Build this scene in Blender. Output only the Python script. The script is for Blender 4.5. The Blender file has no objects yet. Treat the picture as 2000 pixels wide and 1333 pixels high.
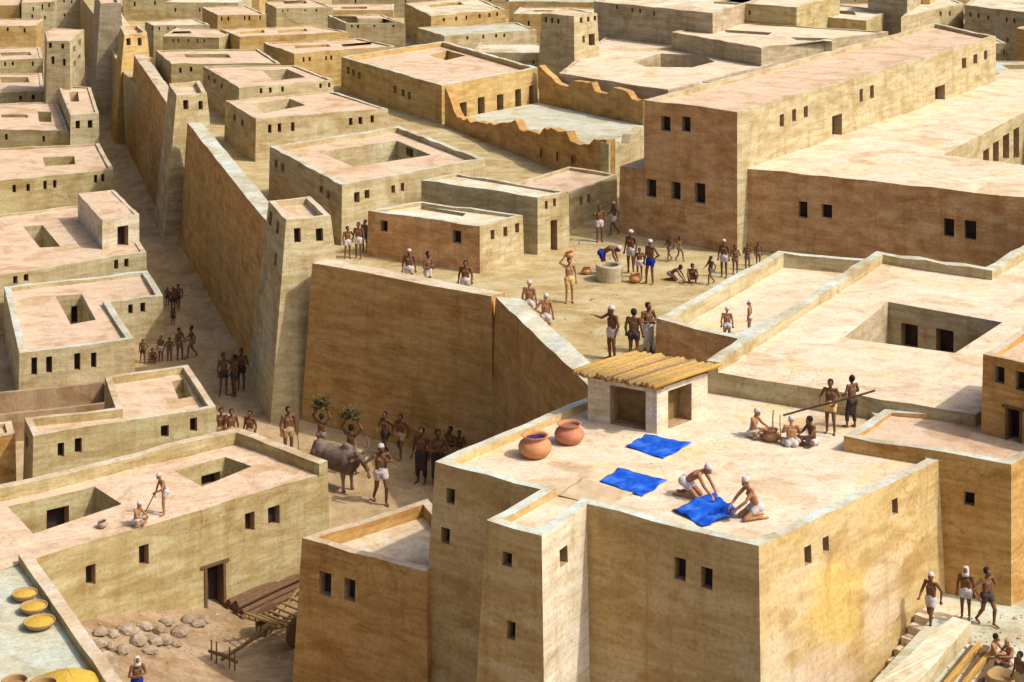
import bpy, bmesh, math, random
from mathutils import Vector, Matrix, geometry
random.seed(7)
S = bpy.context.scene
COL = S.collection
F, H, HOR = 3600.0, 25.0, 380.0          # focal length in photo pixels, eye height in metres, horizon above the frame

def P(x, y, z):                            # where the sight line through a photo point meets the level z
    Y = F*(H-z)/(y+HOR)
    return Vector(((x-1000.0)*Y/F, Y, z))
EYE = Vector((0, 0, H))
def ray(x, y): return Vector(((x-1000.0)/F, 1.0, -(y+HOR)/F))

# ------------------------------------------------------------------ materials
def _mat(name):
    m = bpy.data.materials.new(name); m.use_nodes = True
    nt = m.node_tree; b = nt.nodes['Principled BSDF']
    b.inputs['Roughness'].default_value = .92
    b.inputs['Specular IOR Level'].default_value = .12
    return m, nt, b
def N(nt, t, **k):
    n = nt.nodes.new(t)
    for a, v in k.items(): setattr(n, a, v)
    return n
def ramp(nt, fac, stops):
    r = N(nt, 'ShaderNodeValToRGB'); e = r.color_ramp.elements
    while len(e) < len(stops): e.new(.5)
    for el, (p, c) in zip(e, stops):
        el.position = p; el.color = (*c, 1) if len(c) == 3 else c
    nt.links.new(fac, r.inputs['Fac']); return r.outputs['Color']
def noise(nt, vec, scale, detail=4, rough=.6, dist=0.0):
    n = N(nt, 'ShaderNodeTexNoise'); n.inputs['Scale'].default_value = scale
    n.inputs['Detail'].default_value = detail; n.inputs['Roughness'].default_value = rough
    n.inputs['Distortion'].default_value = dist
    nt.links.new(vec, n.inputs['Vector']); return n.outputs['Fac']
def vscale(nt, vec, s, rot=(0, 0, 0)):
    n = N(nt, 'ShaderNodeMapping'); n.inputs['Scale'].default_value = s; n.inputs['Rotation'].default_value = rot
    nt.links.new(vec, n.inputs['Vector']); return n.outputs['Vector']
def mix(nt, fac, a, b, mode='MIX'):
    n = N(nt, 'ShaderNodeMix', data_type='RGBA', blend_type=mode)
    if isinstance(fac, float): n.inputs[0].default_value = fac
    else: nt.links.new(fac, n.inputs[0])
    for k, v in ((6, a), (7, b)):
        if isinstance(v, tuple): n.inputs[k].default_value = (*v, 1)
        else: nt.links.new(v, n.inputs[k])
    return n.outputs[2]
def mud(name, base, dark, light, streak=(.5, .5, 3.2), rot=(0, .18, 0), patch=.22, bump=.35, blot=None, brick=0.0, spots=()):
    m, nt, b = _mat(name)
    geo = N(nt, 'ShaderNodeNewGeometry').outputs['Position']
    big = noise(nt, geo, patch, 5, .62, .6)
    st = noise(nt, vscale(nt, geo, streak, rot), 1.1, 6, .7, .4)
    fine = noise(nt, geo, 9.0, 5, .7)
    c = ramp(nt, big, [(.30, dark), (.47, base), (.58, base), (.74, light)])
    c2 = ramp(nt, st, [(.30, tuple(.66*v for v in dark)), (.45, dark), (.55, base), (.70, light)])
    c = mix(nt, .62, c, c2)
    if blot:
        bl = noise(nt, vscale(nt, geo, (1, 1, 1.8)), .33, 3, .5, 1.2)
        f = ramp(nt, bl, [(.55, (0, 0, 0)), (.70, (1, 1, 1))])
        c = mix(nt, f, c, blot)
    for ctr, rad, col in spots:                 # repairs in a different plaster, each with its own place and ragged outline
        sb = N(nt, 'ShaderNodeVectorMath', operation='DISTANCE'); sb.inputs[1].default_value = ctr
        wob = N(nt, 'ShaderNodeTexNoise'); wob.inputs['Scale'].default_value = .8; wob.inputs['Detail'].default_value = 5
        nt.links.new(vscale(nt, geo, (.6, .6, 1.5), (.3, .4, 0)), wob.inputs['Vector'])
        nt.links.new(geo, sb.inputs[0])
        ad = N(nt, 'ShaderNodeMath', operation='MULTIPLY_ADD'); nt.links.new(wob.outputs['Fac'], ad.inputs[0]); ad.inputs[1].default_value = rad*2.2
        nt.links.new(sb.outputs['Value'], ad.inputs[2])
        mr = N(nt, 'ShaderNodeMapRange'); mr.inputs['From Min'].default_value = rad*1.75; mr.inputs['From Max'].default_value = rad*2.25
        mr.inputs['To Min'].default_value = .45; mr.inputs['To Max'].default_value = 0; nt.links.new(ad.outputs[0], mr.inputs['Value'])
        c = mix(nt, mr.outputs['Result'], c, col)
    pt = noise(nt, vscale(nt, geo, (.8, .8, 1.3)), .42, 2, .45, 1.8)
    c = mix(nt, 1.0, c, ramp(nt, pt, [(.36, (.86, .80, .70)), (.44, (1, 1, 1)), (.60, (1, 1, 1)), (.66, (1.07, 1.08, 1.09))]), 'MULTIPLY')
    sp = ramp(nt, fine, [(.28, (.72, .70, .68)), (.5, (1, 1, 1)), (.75, (1.12, 1.1, 1.06))])
    c = mix(nt, 1.0, c, sp, 'MULTIPLY')
    run = noise(nt, vscale(nt, geo, (1.6, 1.6, .16)), 1.5, 4, .65, .3)
    c = mix(nt, 1.0, c, ramp(nt, run, [(.30, (.86, .81, .73)), (.5, (1, 1, 1)), (.72, (1.05, 1.04, 1.02))]), 'MULTIPLY')
    vo = N(nt, 'ShaderNodeTexVoronoi', feature='DISTANCE_TO_EDGE'); vo.inputs['Scale'].default_value = .9
    nt.links.new(mix(nt, .16, geo, N(nt, 'ShaderNodeTexNoise', noise_dimensions='3D').outputs['Color'], 'ADD'), vo.inputs['Vector'])
    cm = ramp(nt, noise(nt, geo, .3, 3, .5), [(.50, (0, 0, 0)), (.62, (.55, .55, .55))])
    ck = ramp(nt, vo.outputs['Distance'], [(.0, (.60, .54, .46)), (.022, (1, 1, 1))])
    c = mix(nt, cm, c, mix(nt, 1.0, c, ck, 'MULTIPLY'))
    v2 = N(nt, 'ShaderNodeTexVoronoi'); v2.inputs['Scale'].default_value = 3.2; nt.links.new(geo, v2.inputs['Vector'])
    c = mix(nt, cm, c, mix(nt, 1.0, c, ramp(nt, v2.outputs['Distance'], [(.07, (.45, .40, .34)), (.15, (1, 1, 1))]), 'MULTIPLY'))
    h = mix(nt, .5, fine, st)
    if brick:                                  # eroded patches where the brick courses show through the plaster
        wv = N(nt, 'ShaderNodeTexWave', wave_type='BANDS', bands_direction='Z'); wv.inputs['Scale'].default_value = 1.75
        wv.inputs['Distortion'].default_value = 4.5; wv.inputs['Detail'].default_value = 4; wv.inputs['Detail Scale'].default_value = 1.1; wv.inputs['Detail Roughness'].default_value = .65
        nt.links.new(geo, wv.inputs['Vector'])
        er = ramp(nt, noise(nt, geo, .55, 4, .65), [(.50, (0, 0, 0)), (.66, (brick, brick, brick))])
        jn = ramp(nt, wv.outputs['Fac'], [(.05, (.70, .66, .60)), (.32, (1, 1, 1))])
        c = mix(nt, er, c, mix(nt, 1.0, c, jn, 'MULTIPLY')); h = mix(nt, er, h, mix(nt, .5, h, jn))
    nt.links.new(c, b.inputs['Base Color'])
    bp = N(nt, 'ShaderNodeBump'); bp.inputs['Strength'].default_value = bump; bp.inputs['Distance'].default_value = .05
    pass; nt.links.new(h, bp.inputs['Height']); nt.links.new(bp.outputs['Normal'], b.inputs['Normal'])
    return m
def flat(name, c, var=.18, scale=14, rough=.85):
    m, nt, b = _mat(name); b.inputs['Roughness'].default_value = rough
    tc = N(nt, 'ShaderNodeTexCoord').outputs['Object']
    f = noise(nt, tc, scale, 4, .6)
    nt.links.new(ramp(nt, f, [(.3, tuple(v*(1-var) for v in c)), (.7, tuple(min(1, v*(1+var)) for v in c))]), b.inputs['Base Color'])
    return m
def wood(name, c, d, sc=(1, 14, 14)):
    m, nt, b = _mat(name); b.inputs['Roughness'].default_value = .8
    tc = N(nt, 'ShaderNodeTexCoord').outputs['Object']
    f = noise(nt, vscale(nt, tc, sc), 2.0, 5, .65, .5)
    nt.links.new(ramp(nt, f, [(.32, d), (.6, c), (.8, tuple(min(1, 1.25*v) for v in c))]), b.inputs['Base Color'])
    bp = N(nt, 'ShaderNodeBump'); bp.inputs['Strength'].default_value = .4; bp.inputs['Distance'].default_value = .02
    nt.links.new(f, bp.inputs['Height']); nt.links.new(bp.outputs['Normal'], b.inputs['Normal'])
    return m
M = {}
M['cream']  = mud('cream_mud_plaster', (.48, .42, .26), (.38, .30, .155), (.55, .53, .38), brick=.3)
M['olive']  = mud('olive_mud_plaster', (.44, .375, .20), (.35, .265, .115), (.52, .495, .33), brick=.3)
M['yellow'] = mud('ochre_mud_plaster', (.50, .37, .16), (.41, .265, .095), (.55, .46, .26), brick=.3)
_g, _h = P(1482, 1068, 6.6), P(1833, 897, 6.6)
def _w(f, z): p = _g.lerp(_h, f); return (p.x, p.y, z)
M['house']  = mud('pale_ochre_plaster', (.55, .42, .215), (.44, .30, .115), (.62, .535, .37), streak=(.35, .35, 1.6), rot=(.35, .35, 0), brick=.35,  # ochre base colour with paler and darker streaks
                  spots=((_w(.40, 4.0), 1.5, (.66, .47, .10)), (_w(.30, 2.0), 1.5, (.64, .53, .47)), (_w(.62, 3.6), 1.1, (.64, .54, .42)), (_w(.05, 3.2), 1.0, (.62, .56, .42))))
M['umber']  = mud('umber_mud_brick', (.48, .30, .12), (.37, .205, .068), (.54, .375, .17), streak=(.6, .6, 2.6), rot=(0, .5, 0), brick=.5)
M['brown']  = mud('sienna_mud_brick', (.51, .325, .125), (.40, .225, .072), (.58, .405, .18), brick=.6)
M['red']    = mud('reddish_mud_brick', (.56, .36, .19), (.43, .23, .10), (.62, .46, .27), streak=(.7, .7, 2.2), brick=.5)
M['grey']   = mud('greyish_mud_plaster', (.44, .38, .27), (.34, .27, .165), (.52, .47, .36), brick=.3)
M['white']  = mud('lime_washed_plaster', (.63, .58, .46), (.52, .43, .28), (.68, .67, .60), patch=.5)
M['roof']   = mud('packed_earth_roof', (.59, .455, .335), (.54, .395, .27), (.62, .51, .40), streak=(.6, 1.2, .6), rot=(0, 0, .9), patch=.16, bump=.25)
M['terr']   = mud('bright_earth_terrace', (.645, .55, .425), (.60, .49, .36), (.67, .59, .48), streak=(.5, 1.1, .5), rot=(0, 0, -.7), patch=.2, bump=.25, blot=(.62, .505, .30))
M['cap']    = mud('pale_lime_coping', (.50, .55, .50), (.46, .40, .27), (.52, .65, .66), patch=1.0, bump=.2)
M['capw']   = mud('earthen_coping', (.54, .47, .36), (.48, .37, .24), (.53, .58, .55), patch=.7, bump=.2)
M['street'] = mud('trodden_street_earth', (.46, .345, .20), (.37, .265, .145), (.51, .415, .275), streak=(1.2, .35, .5), rot=(0, 0, .15), patch=.18)
M['plaza']  = mud('trodden_plaza_earth', (.45, .375, .21), (.37, .275, .125), (.50, .47, .33), streak=(.5, 1.0, .5), rot=(0, 0, -.3), patch=.16)
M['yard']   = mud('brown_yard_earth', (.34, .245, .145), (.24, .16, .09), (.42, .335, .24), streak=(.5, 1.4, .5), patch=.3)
M['pale']   = mud('pale_dusty_earth', (.47, .50, .42), (.45, .41, .28), (.46, .57, .56), streak=(.5, 1.0, .5), patch=.25)
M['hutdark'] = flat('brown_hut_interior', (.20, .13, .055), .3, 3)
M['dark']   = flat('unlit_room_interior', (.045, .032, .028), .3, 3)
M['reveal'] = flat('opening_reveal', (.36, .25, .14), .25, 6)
M['timber'] = wood('dark_timber', (.17, .10, .055), (.08, .045, .025))
M['ochrewood'] = wood('ochre_timber', (.52, .33, .09), (.30, .17, .05))

# ------------------------------------------------------------------ mesh helpers
def put(name, me, parent=None, loc=None):
    o = bpy.data.objects.new(name, me); COL.objects.link(o)
    if parent: o.parent = parent
    if loc is not None: o.location = loc
    return o
def mk(name, verts, faces, mats, mi=None, org=Vector((0, 0, 0)), smooth=False):
    me = bpy.data.meshes.new(name)
    me.from_pydata([tuple(Vector(v)-org) for v in verts], [], faces)
    for m in (mats if isinstance(mats, (list, tuple)) else [mats]): me.materials.append(M[m] if isinstance(m, str) else m)
    if mi: me.polygons.foreach_set('material_index', mi)
    if smooth: me.polygons.foreach_set('use_smooth', [True]*len(faces))
    me.update(); return me
class MB:
    def __init__(s): s.v, s.f, s.m = [], [], []
    def face(s, pts, mi=0):
        n = len(s.v); s.v += [Vector(p) for p in pts]; s.f.append(tuple(range(n, n+len(pts)))); s.m.append(mi)
    def box(s, lo, hi, mi=0):
        x0, y0, z0 = lo; x1, y1, z1 = hi
        s.prism([(x0, y0), (x1, y0), (x1, y1), (x0, y1)], z0, z1, mi)
    def prism(s, pts, z0, z1, mi=0, bottom=True):
        n = len(pts); b = [Vector((p[0], p[1], z0)) for p in pts]; t = [Vector((p[0], p[1], z1)) for p in pts]
        s.face(t, mi)
        if bottom: s.face(b[::-1], mi)
        for i in range(n):
            j = (i+1) % n; s.face([b[i], b[j], t[j], t[i]], mi)
    def tube(s, pts, rad, n=8, mi=0, cap=True):
        rings = []
        for i, p in enumerate(pts):
            p = Vector(p); a = Vector(pts[max(0, i-1)]); c = Vector(pts[min(len(pts)-1, i+1)])
            d = (c-a).normalized(); u = d.orthogonal().normalized() if abs(d.z) > .95 else d.cross(Vector((0, 0, 1))).normalized()
            w = d.cross(u); r = rad[i] if isinstance(rad, (list, tuple)) else rad
            k = len(s.v); rings.append(k)
            for q in range(n):
                t = 2*math.pi*q/n; s.v.append(p+(u*math.cos(t)+w*math.sin(t))*r)
        for a, b in zip(rings, rings[1:]):
            for q in range(n):
                r = (q+1) % n; s.f.append((a+q, b+q, b+r, a+r)); s.m.append(mi)
        if cap:
            s.f.append(tuple(rings[0]+q for q in range(n))); s.m.append(mi)
            s.f.append(tuple(rings[-1]+q for q in range(n))[::-1]); s.m.append(mi)
    def lathe(s, prof, n=24, mi=0, c=(0, 0, 0), sx=1, sy=1):
        k0 = len(s.v)
        for r, z in prof:
            for q in range(n):
                t = 2*math.pi*q/n; s.v.append(Vector((c[0]+r*math.cos(t)*sx, c[1]+r*math.sin(t)*sy, c[2]+z)))
        for i in range(len(prof)-1):
            for q in range(n):
                r = (q+1) % n; a = k0+i*n; s.f.append((a+q, a+r, a+n+r, a+n+q)); s.m.append(mi)
    def build(s, name, mats, parent=None, org=Vector((0, 0, 0)), smooth=False, loc=None):
        me = mk(name, s.v, s.f, mats, s.m, org, smooth)
        return put(name, me, parent, loc)
def tag(o, label=None, cat=None, group=None, kind=None):
    for k, v in (('label', label), ('category', cat), ('group', group), ('kind', kind)):
        if v: o[k] = v
    return o
def empty(name, loc, label=None, cat=None, group=None, rz=0):
    o = bpy.data.objects.new(name, None); COL.objects.link(o); o.location = loc; o.rotation_euler.z = rz
    o.empty_display_size = .3
    return tag(o, label, cat, group)
def area2(p): return sum(a.x*b.y-b.x*a.y for a, b in zip(p, p[1:]+p[:1]))
def offset(p, d):                                    # mitred offset of a CCW outline, d > 0 outwards
    out = []; n = len(p)
    for i in range(n):
        a, b, c = p[i-1], p[i], p[(i+1) % n]
        e1 = (b-a).xy.normalized(); e2 = (c-b).xy.normalized()
        n1 = Vector((e1.y, -e1.x)); n2 = Vector((e2.y, -e2.x))
        k = 1+n1.dot(n2); mv = (n1+n2)/max(k, .25)*d
        out.append(Vector((b.x+mv.x, b.y+mv.y, b.z)))
    return out
def fill(loops, up=None):
    """triangles over a flat outline with holes; loops are lists of 3-D points lying in one plane"""
    flatl = [v for l in loops for v in l]
    tr = geometry.tessellate_polygon(loops)
    res = []
    for t in tr:
        a, b, c = (flatl[i] for i in t); n = (b-a).cross(c-a)
        if n.length < 1e-9: continue
        res.append(tuple(t) if up is None or n.dot(up) > 0 else tuple(t[::-1]))
    return flatl, res

class Panel:
    def __init__(s, B0, B1, tops):
        s.B0, s.B1, s.tops = B0, B1, tops
        s.U = (B1-B0).normalized(); mid = (tops[0]+tops[-1])/2-(B0+B1)/2
        s.N = s.U.cross(mid).normalized(); s.V = s.N.cross(s.U); s.op = []
        s.len = (B1-B0).length; s.h = (tops[0]-B0).dot(s.V)
    def uv(s, p): d = p-s.B0; return d.dot(s.U), d.dot(s.V)
    def at(s, u, v, d=0): return s.B0+s.U*u+s.V*v+s.N*d
    def hit(s, x, y):
        r = ray(x, y); k = r.dot(s.N)
        if k > -1e-4: return None
        t = (s.B0-EYE).dot(s.N)/k
        if t <= 0: return None
        p = EYE+r*t; u, v = s.uv(p)
        a = s.uv(s.tops[0])[0]; b = s.uv(s.tops[-1])[0]; f = max(0, min(1, v/s.h))
        if u < a*f-.02 or u > s.len+(b-s.len)*f+.02 or v < -.3 or v > s.h: return None
        return t, u, v, p.y
    def build(s, mb, mi=0):
        loop = [s.uv(s.B0), s.uv(s.B1)]+[s.uv(t) for t in s.tops[::-1]]
        loops = [[Vector((a, b, 0)) for a, b in loop]]
        for (u0, v0, u1, v1, dp) in s.op:
            loops.append([Vector((u0, v0, 0)), Vector((u0, v1, 0)), Vector((u1, v1, 0)), Vector((u1, v0, 0))])
        vs, tr = fill(loops, Vector((0, 0, 1)))
        k = len(mb.v); mb.v += [s.at(v.x, v.y) for v in vs]
        for t in tr: mb.f.append(tuple(k+i for i in t)); mb.m.append(mi)
WARN = []
def place_openings(panels, wins, kind, depth, floor_snap=False):
    res = []
    for w in wins:
        x, y, wp, hp = w[:4]; wp *= random.uniform(.92, 1.08); hp *= random.uniform(.94, 1.07)
        best = None
        for p in panels:
            h = p.hit(x, y)
            if h and (best is None or h[0] < best[0]): best = (*h, p)
        if not best: WARN.append((kind, x, y)); continue
        t, u, v, Y, p = best
        nrm = abs(ray(x, y).normalized().x)
        cosv = max(.25, abs(Vector((p.U.x, p.U.y)).normalized().x))
        a, b = p.hit(x-wp/2, y), p.hit(x+wp/2, y)
        ww = abs(b[1]-a[1]) if a and b else wp*Y/F/cosv
        hh = hp*Y/F
        v0, v1 = v-hh/2, v+hh/2
        if kind == 'doorway' and v0 < .45: v0 = .03
        v0 = max(v0, .03); v1 = min(v1, p.h-.12)
        u0, u1 = max(u-ww/2, .12), min(u+ww/2, p.len-.12)
        if v1-v0 < .1 or u1-u0 < .08: WARN.append((kind, x, y, 'small')); continue
        if any(not (u1 < o[0] or u0 > o[2] or v1 < o[1] or v0 > o[3]) for o in p.op): WARN.append((kind, x, y, 'clash')); continue
        p.op.append((u0, v0, u1, v1, depth)); res.append((p, (u0, v0, u1, v1, depth), kind))
    return res
def opening(root, org, p, o, kind, rmat, frame=None, dark='dark'):
    u0, v0, u1, v1, d = o; mb = MB()
    c = [(u0, v0), (u1, v0), (u1, v1), (u0, v1)]
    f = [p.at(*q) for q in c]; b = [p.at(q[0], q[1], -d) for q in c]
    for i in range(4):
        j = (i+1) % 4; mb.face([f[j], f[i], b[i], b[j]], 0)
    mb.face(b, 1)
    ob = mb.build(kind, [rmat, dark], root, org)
    if frame:
        fb = MB(); t = frame
        def bar(ua, va, ub, vb):
            q = [p.at(ua, va, .04), p.at(ub, va, .04), p.at(ub, vb, .04), p.at(ua, vb, .04)]
            r = [p.at(ua, va, -d*.8), p.at(ub, va, -d*.8), p.at(ub, vb, -d*.8), p.at(ua, vb, -d*.8)]
            fb.face(q); fb.face(r[::-1])
            for i in range(4): j = (i+1) % 4; fb.face([r[i], r[j], q[j], q[i]])
        bar(u0+.004, v0, u0+t, v1-t-.002); bar(u1-t, v0, u1-.004, v1-t-.002); bar(u0-.12, v1-t, u1+.12, v1-.003)
        fb.build('frame', 'timber', ob, org)
    return ob
def sub_edge(a, b, step):
    n = max(1, int(round((b-a).length/step))); return [a.lerp(b, i/n) for i in range(n)]
FOOT = []
def house(name, label, pts, z, z0=0.0, par=(.25, .3), edges=None, holes=(), wins=(), doors=(), batter=.03,
          wall='cream', roof='roof', cap='capw', cat='house', group=None, jit=.05, step=.95, pm=None, court=None, frame=None, foot=True):
    poly = [P(x, y, z) if not isinstance(x, Vector) else Vector((x.x, x.y, z)) for x, y in pts]; n = len(poly)
    rev = area2(poly) < 0
    if rev: poly = poly[::-1]
    if edges is not None and rev: edges = [(n-2-i) % n for i in edges]
    pm = {((n-2-k) % n if rev else k): v for k, v in (pm or {}).items()}
    ctr = sum(poly, Vector())/n; org = Vector((ctr.x, ctr.y, z0))
    if foot: FOOT.append([(p.x, p.y) for p in poly])
    root = empty(name, org, label, cat, group)
    base = offset(poly, batter*(z-z0)); base = [Vector((p.x, p.y, z0)) for p in base]
    tops = []
    for i in range(n):
        e = sub_edge(poly[i], poly[(i+1) % n], step)
        tops.append([p+Vector((0, 0, random.uniform(-jit, jit*.4))) for p in e])
    ring = [p for e in tops for p in e]
    panels = [Panel(base[i], base[(i+1) % n], tops[i]+[tops[(i+1) % n][0]]) for i in range(n)]
    ops = place_openings(panels, wins, 'window', .28)+place_openings(panels, doors, 'doorway', .45)
    wb = MB()
    wm = [wall]+sorted(set(pm.values()))
    for i, p in enumerate(panels): p.build(wb, wm.index(pm[i]) if i in pm else 0)
    wb.build('wall', wm, root, org)
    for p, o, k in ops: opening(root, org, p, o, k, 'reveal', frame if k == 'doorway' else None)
    # roof deck, parapets
    if edges is None and par:
        zf = z-par[0]; inner = offset(ring, -par[1]); pb = MB(); m = len(ring)
        for i in range(m):
            j = (i+1) % m
            pb.face([ring[i], ring[j], inner[j], inner[i]], 0)
            a, b = inner[i], inner[j]
            pb.face([a, b, Vector((b.x, b.y, zf)), Vector((a.x, a.y, zf))], 1)
        pb.build('parapet', [cap, wall], root, org)
        deck = [Vector((p.x, p.y, zf)) for p in offset(poly, -par[1]+.02)]
    else:
        zf = z; deck = ring
        if edges:
            hh, tt = par; pb = MB(); st = [i for i in edges if (i-1) % n not in edges]
            edges = [(s_+q) % n for s_ in st for q in range(n) if all((s_+w_) % n in edges for w_ in range(q+1))]
            for i in edges:
                a, b = poly[i], poly[(i+1) % n]; d = (b-a).normalized(); inn = Vector((-d.y, d.x, 0))*tt
                pre, nxt = (i-1) % n in edges, (i+1) % n in edges
                off = offset(poly, -tt)
                ia = off[i] if pre else a+inn; ib = off[(i+1) % n] if nxt else b+inn
                oa = sub_edge(a, b, step)+[b]; k = len(oa)-1
                ii = [ia.lerp(ib, q/k) for q in range(k+1)]
                hj = [hh+random.uniform(-jit, jit) for _ in oa]
                if pre: hj[0] = hh
                if nxt: hj[-1] = hh
                up = lambda p, q: Vector((p.x, p.y, zf+hj[q])); dn = lambda p: Vector((p.x, p.y, zf-.04))
                for q in range(k):
                    pb.face([up(oa[q], q), up(oa[q+1], q+1), up(ii[q+1], q+1), up(ii[q], q)], 0)
                    pb.face([dn(oa[q]), dn(oa[q+1]), up(oa[q+1], q+1), up(oa[q], q)], 1)
                    pb.face([up(ii[q], q), up(ii[q+1], q+1), dn(ii[q+1]), dn(ii[q])], 1)
                if not pre: pb.face([dn(ia), dn(oa[0]), up(oa[0], 0), up(ia, 0)], 1)
                if not nxt:
                    pb.face([dn(oa[-1]), dn(ib), up(ib, k), up(oa[-1], k)], 1)
                    pb.build('parapet', [cap, wall], root, org); pb = MB()
            if pb.f: pb.build('parapet', [cap, wall], root, org)
    loops = [deck]; hl = []
    for hd in holes:
        hp = [P(x, y, zf) for x, y in hd[0]]
        if area2(hp) < 0: hp = hp[::-1]
        hl.append((hp, hd[1], hd[2] if len(hd) > 2 else [])); loops.append(hp[::-1])
    vs, tr = fill(loops, Vector((0, 0, 1)))
    put('roof', mk('roof', vs, tr, roof, org=org), root)
    for hp, dpt, hw in hl:
        cw = hp[::-1]; lo = [Vector((p.x, p.y, zf-dpt)) for p in cw]
        ps = [Panel(lo[i], lo[(i+1) % len(cw)], [cw[i], cw[(i+1) % len(cw)]]) for i in range(len(cw))]
        oo = place_openings(ps, hw, 'doorway', .4)
        cb = MB()
        for p in ps: p.build(cb, 0)
        cb.face([Vector((p.x, p.y, zf-dpt)) for p in hp], 1)
        c = cb.build('courtyard', [court or wall, 'plaza'], root, org)
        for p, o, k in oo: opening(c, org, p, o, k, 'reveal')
    return root
# ------------------------------------------------------------------ setting
def sheet(name, pts, z, mat, skirt=0.0):
    poly = [Vector((x, y, z)) for x, y in pts]
    if area2(poly) < 0: poly = poly[::-1]
    vs, tr = fill([poly], Vector((0, 0, 1)))
    mb = MB(); mb.v = list(vs); mb.f = list(tr); mb.m = [0]*len(tr)
    if skirt:
        for i in range(len(poly)):
            a, b = poly[i], poly[(i+1) % len(poly)]; dz = Vector((0, 0, -skirt))
            mb.face([a+dz, b+dz, b, a])
    return tag(mb.build(name, mat), kind='structure')
PZ, AZ, GZ = 5.2, 2.85, -.8
sheet('ground', [(-3000, -200), (3000, -200), (3000, 5000), (-3000, 5000)], GZ, 'yard')
q = P(640, 925, 2.75); q2 = P(62, 1093, 2.75)
sheet('street', [(-300, q2.y-2), (q2.x, q2.y+1), (q.x, q.y+1), (-5.2, 60), (-5.0, 55), (3, 54), (3, 62), (300, 62), (300, 900), (-500, 900)], 0.0, 'street', 1.0)
sheet('plaza', [(-8.2, 76.6), (-.9, 71.0), (2.4, 60.2), (2.9, 57.6), (7, 57.8), (13.5, 56.2), (70, 56.2), (140, 330), (-88, 330), (-38.5, 171), (-29.3, 138), (-18.2, 107), (-9.6, 78.5)], PZ, 'plaza', 5.5)
hb = P(1833, 897, 6.6)
sheet('alley', [(hb.x-.6, hb.y+.3), (12.0, 51.1), (9.0, 46.4), (3.5, 36), (60, 36), (60, 56), (hb.x+.5, 56)], AZ, 'pale', 4.0)

# ------------------------------------------------------------------ foreground houses
house('dyers_house', 'tall ochre house whose bright roof terrace holds blue cloths, jars and a log-roofed hut',
      [(850, 900), (1057, 955), (950, 1015), (1058, 1045), (1146, 983), (1482, 1068), (1833, 897), (1700, 788), (1385, 745), (1145, 776)], 6.6, -.8,
      par=(.24, .3), wall='house', roof='terr', cap='cap', batter=.045, pm={3: 'white'},  # white on the notch wall imitates the strong sunlight falling on it
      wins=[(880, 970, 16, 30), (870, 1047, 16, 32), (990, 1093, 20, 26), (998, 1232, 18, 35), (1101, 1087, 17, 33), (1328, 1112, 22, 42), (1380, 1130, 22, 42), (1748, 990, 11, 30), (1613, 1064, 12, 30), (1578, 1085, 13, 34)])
house('side_house', 'low brown house wedged against the tall ochre house, with an empty pale roof',
      [(590, 1050), (832, 1118), (905, 1048), (835, 973)], 3.6, -.8, par=(.42, .28), wall='brown', roof='terr', batter=.04,
      wins=[(635, 1141, 25, 46), (683, 1153, 22, 40)])
house('basket_house', 'house with a pale roof at the bottom left, holding bowls of yellow grain',
      [(60, 1096), (-160, 1162), (-280, 1440), (300, 1440)], 2.74, -.8, par=(.3, .36), edges=[3], wall='olive', roof='pale', batter=.02)
house('yard_house', 'long olive house around a yard, two men on its roof beside a square light well',
      [(640, 921), (467, 858), (-120, 1000), (-170, 1160), (62, 1093)], 2.75, -.8, par=(.4, .38), edges=[0, 1], wall='olive', batter=.02,
      holes=[([(15, 990), (185, 951), (238, 985), (65, 1043)], 2.2, [(113, 1018, 44, 50)]), ([(340, 920), (440, 893), (492, 911), (395, 951)], 1.6, [(412, 938, 36, 26)])],
      wins=[(177, 1124, 20, 38), (281, 1085, 18, 38), (488, 1020, 18, 35), (535, 1008, 22, 38)], doors=[(420, 1147, 42, 98)], frame=.1)
# the yard floor climbs to the left
def yard_z(X): return max(-.78, min(.45, -.62+(-8.9-X)*.30))
yx = [-16+.8*i for i in range(15)]; yb_ = MB()
for xa, xb in zip(yx, yx[1:]):
    for ya_, yc_ in ((40, 47), (47, 54), (54, 62.5)):
        yb_.face([(xa, ya_, yard_z(xa)), (xb, ya_, yard_z(xb)), (xb, yc_, yard_z(xb)), (xa, yc_, yard_z(xa))])
tag(yb_.build('yard', 'yard'), kind='structure')
def PY(x, y):
    z = GZ
    for _ in range(12): z = yard_z(P(x, y, z).x)
    return P(x, y, z)
# stairs and their low wall
w0 = P(1833, 897, 6.6); w1 = P(1482, 1068, 6.6); d = (w1-w0); d.z = 0; d.normalize(); nrm = Vector((-d.y, d.x, 0))
if nrm.x < 0: nrm = -nrm
sb = MB(); wth = 1.12
for i in range(9):
    a = w0+d*(1.35+.34*i)+nrm*.26; a.z = 0
    b, c, e = a+d*.34, a+d*.34+nrm*wth, a+nrm*wth; zt = AZ-.2*i-(.004 if i == 0 else 0)
    sb.prism([(a.x, a.y), (b.x, b.y), (c.x, c.y), (e.x, e.y)], GZ, zt, 0, False)
a = w0+d*.1+nrm*.26; b = w0+d*1.35+nrm*.26; c, e = b+nrm*wth, a+nrm*wth
sb.prism([(a.x, a.y), (b.x, b.y), (c.x, c.y), (e.x, e.y)], GZ, AZ+.004, 0, False)
tag(sb.build('stone_stairs', 'terr', org=a, loc=a), 'flight of earthen steps going down beside the yellow house wall', 'stairs')
pw = [P(1690, 1352, 3.3), P(1775, 1352, 3.3), P(1896, 1216, 3.3), P(1861, 1203, 3.3)]
house('stair_wall', 'broad low cream wall with a flat top along the steps', [(p, 0) for p in pw], 3.3, GZ, par=None, edges=[], wall='cream', roof='white', batter=.01, cat='wall', step=.7)
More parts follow.
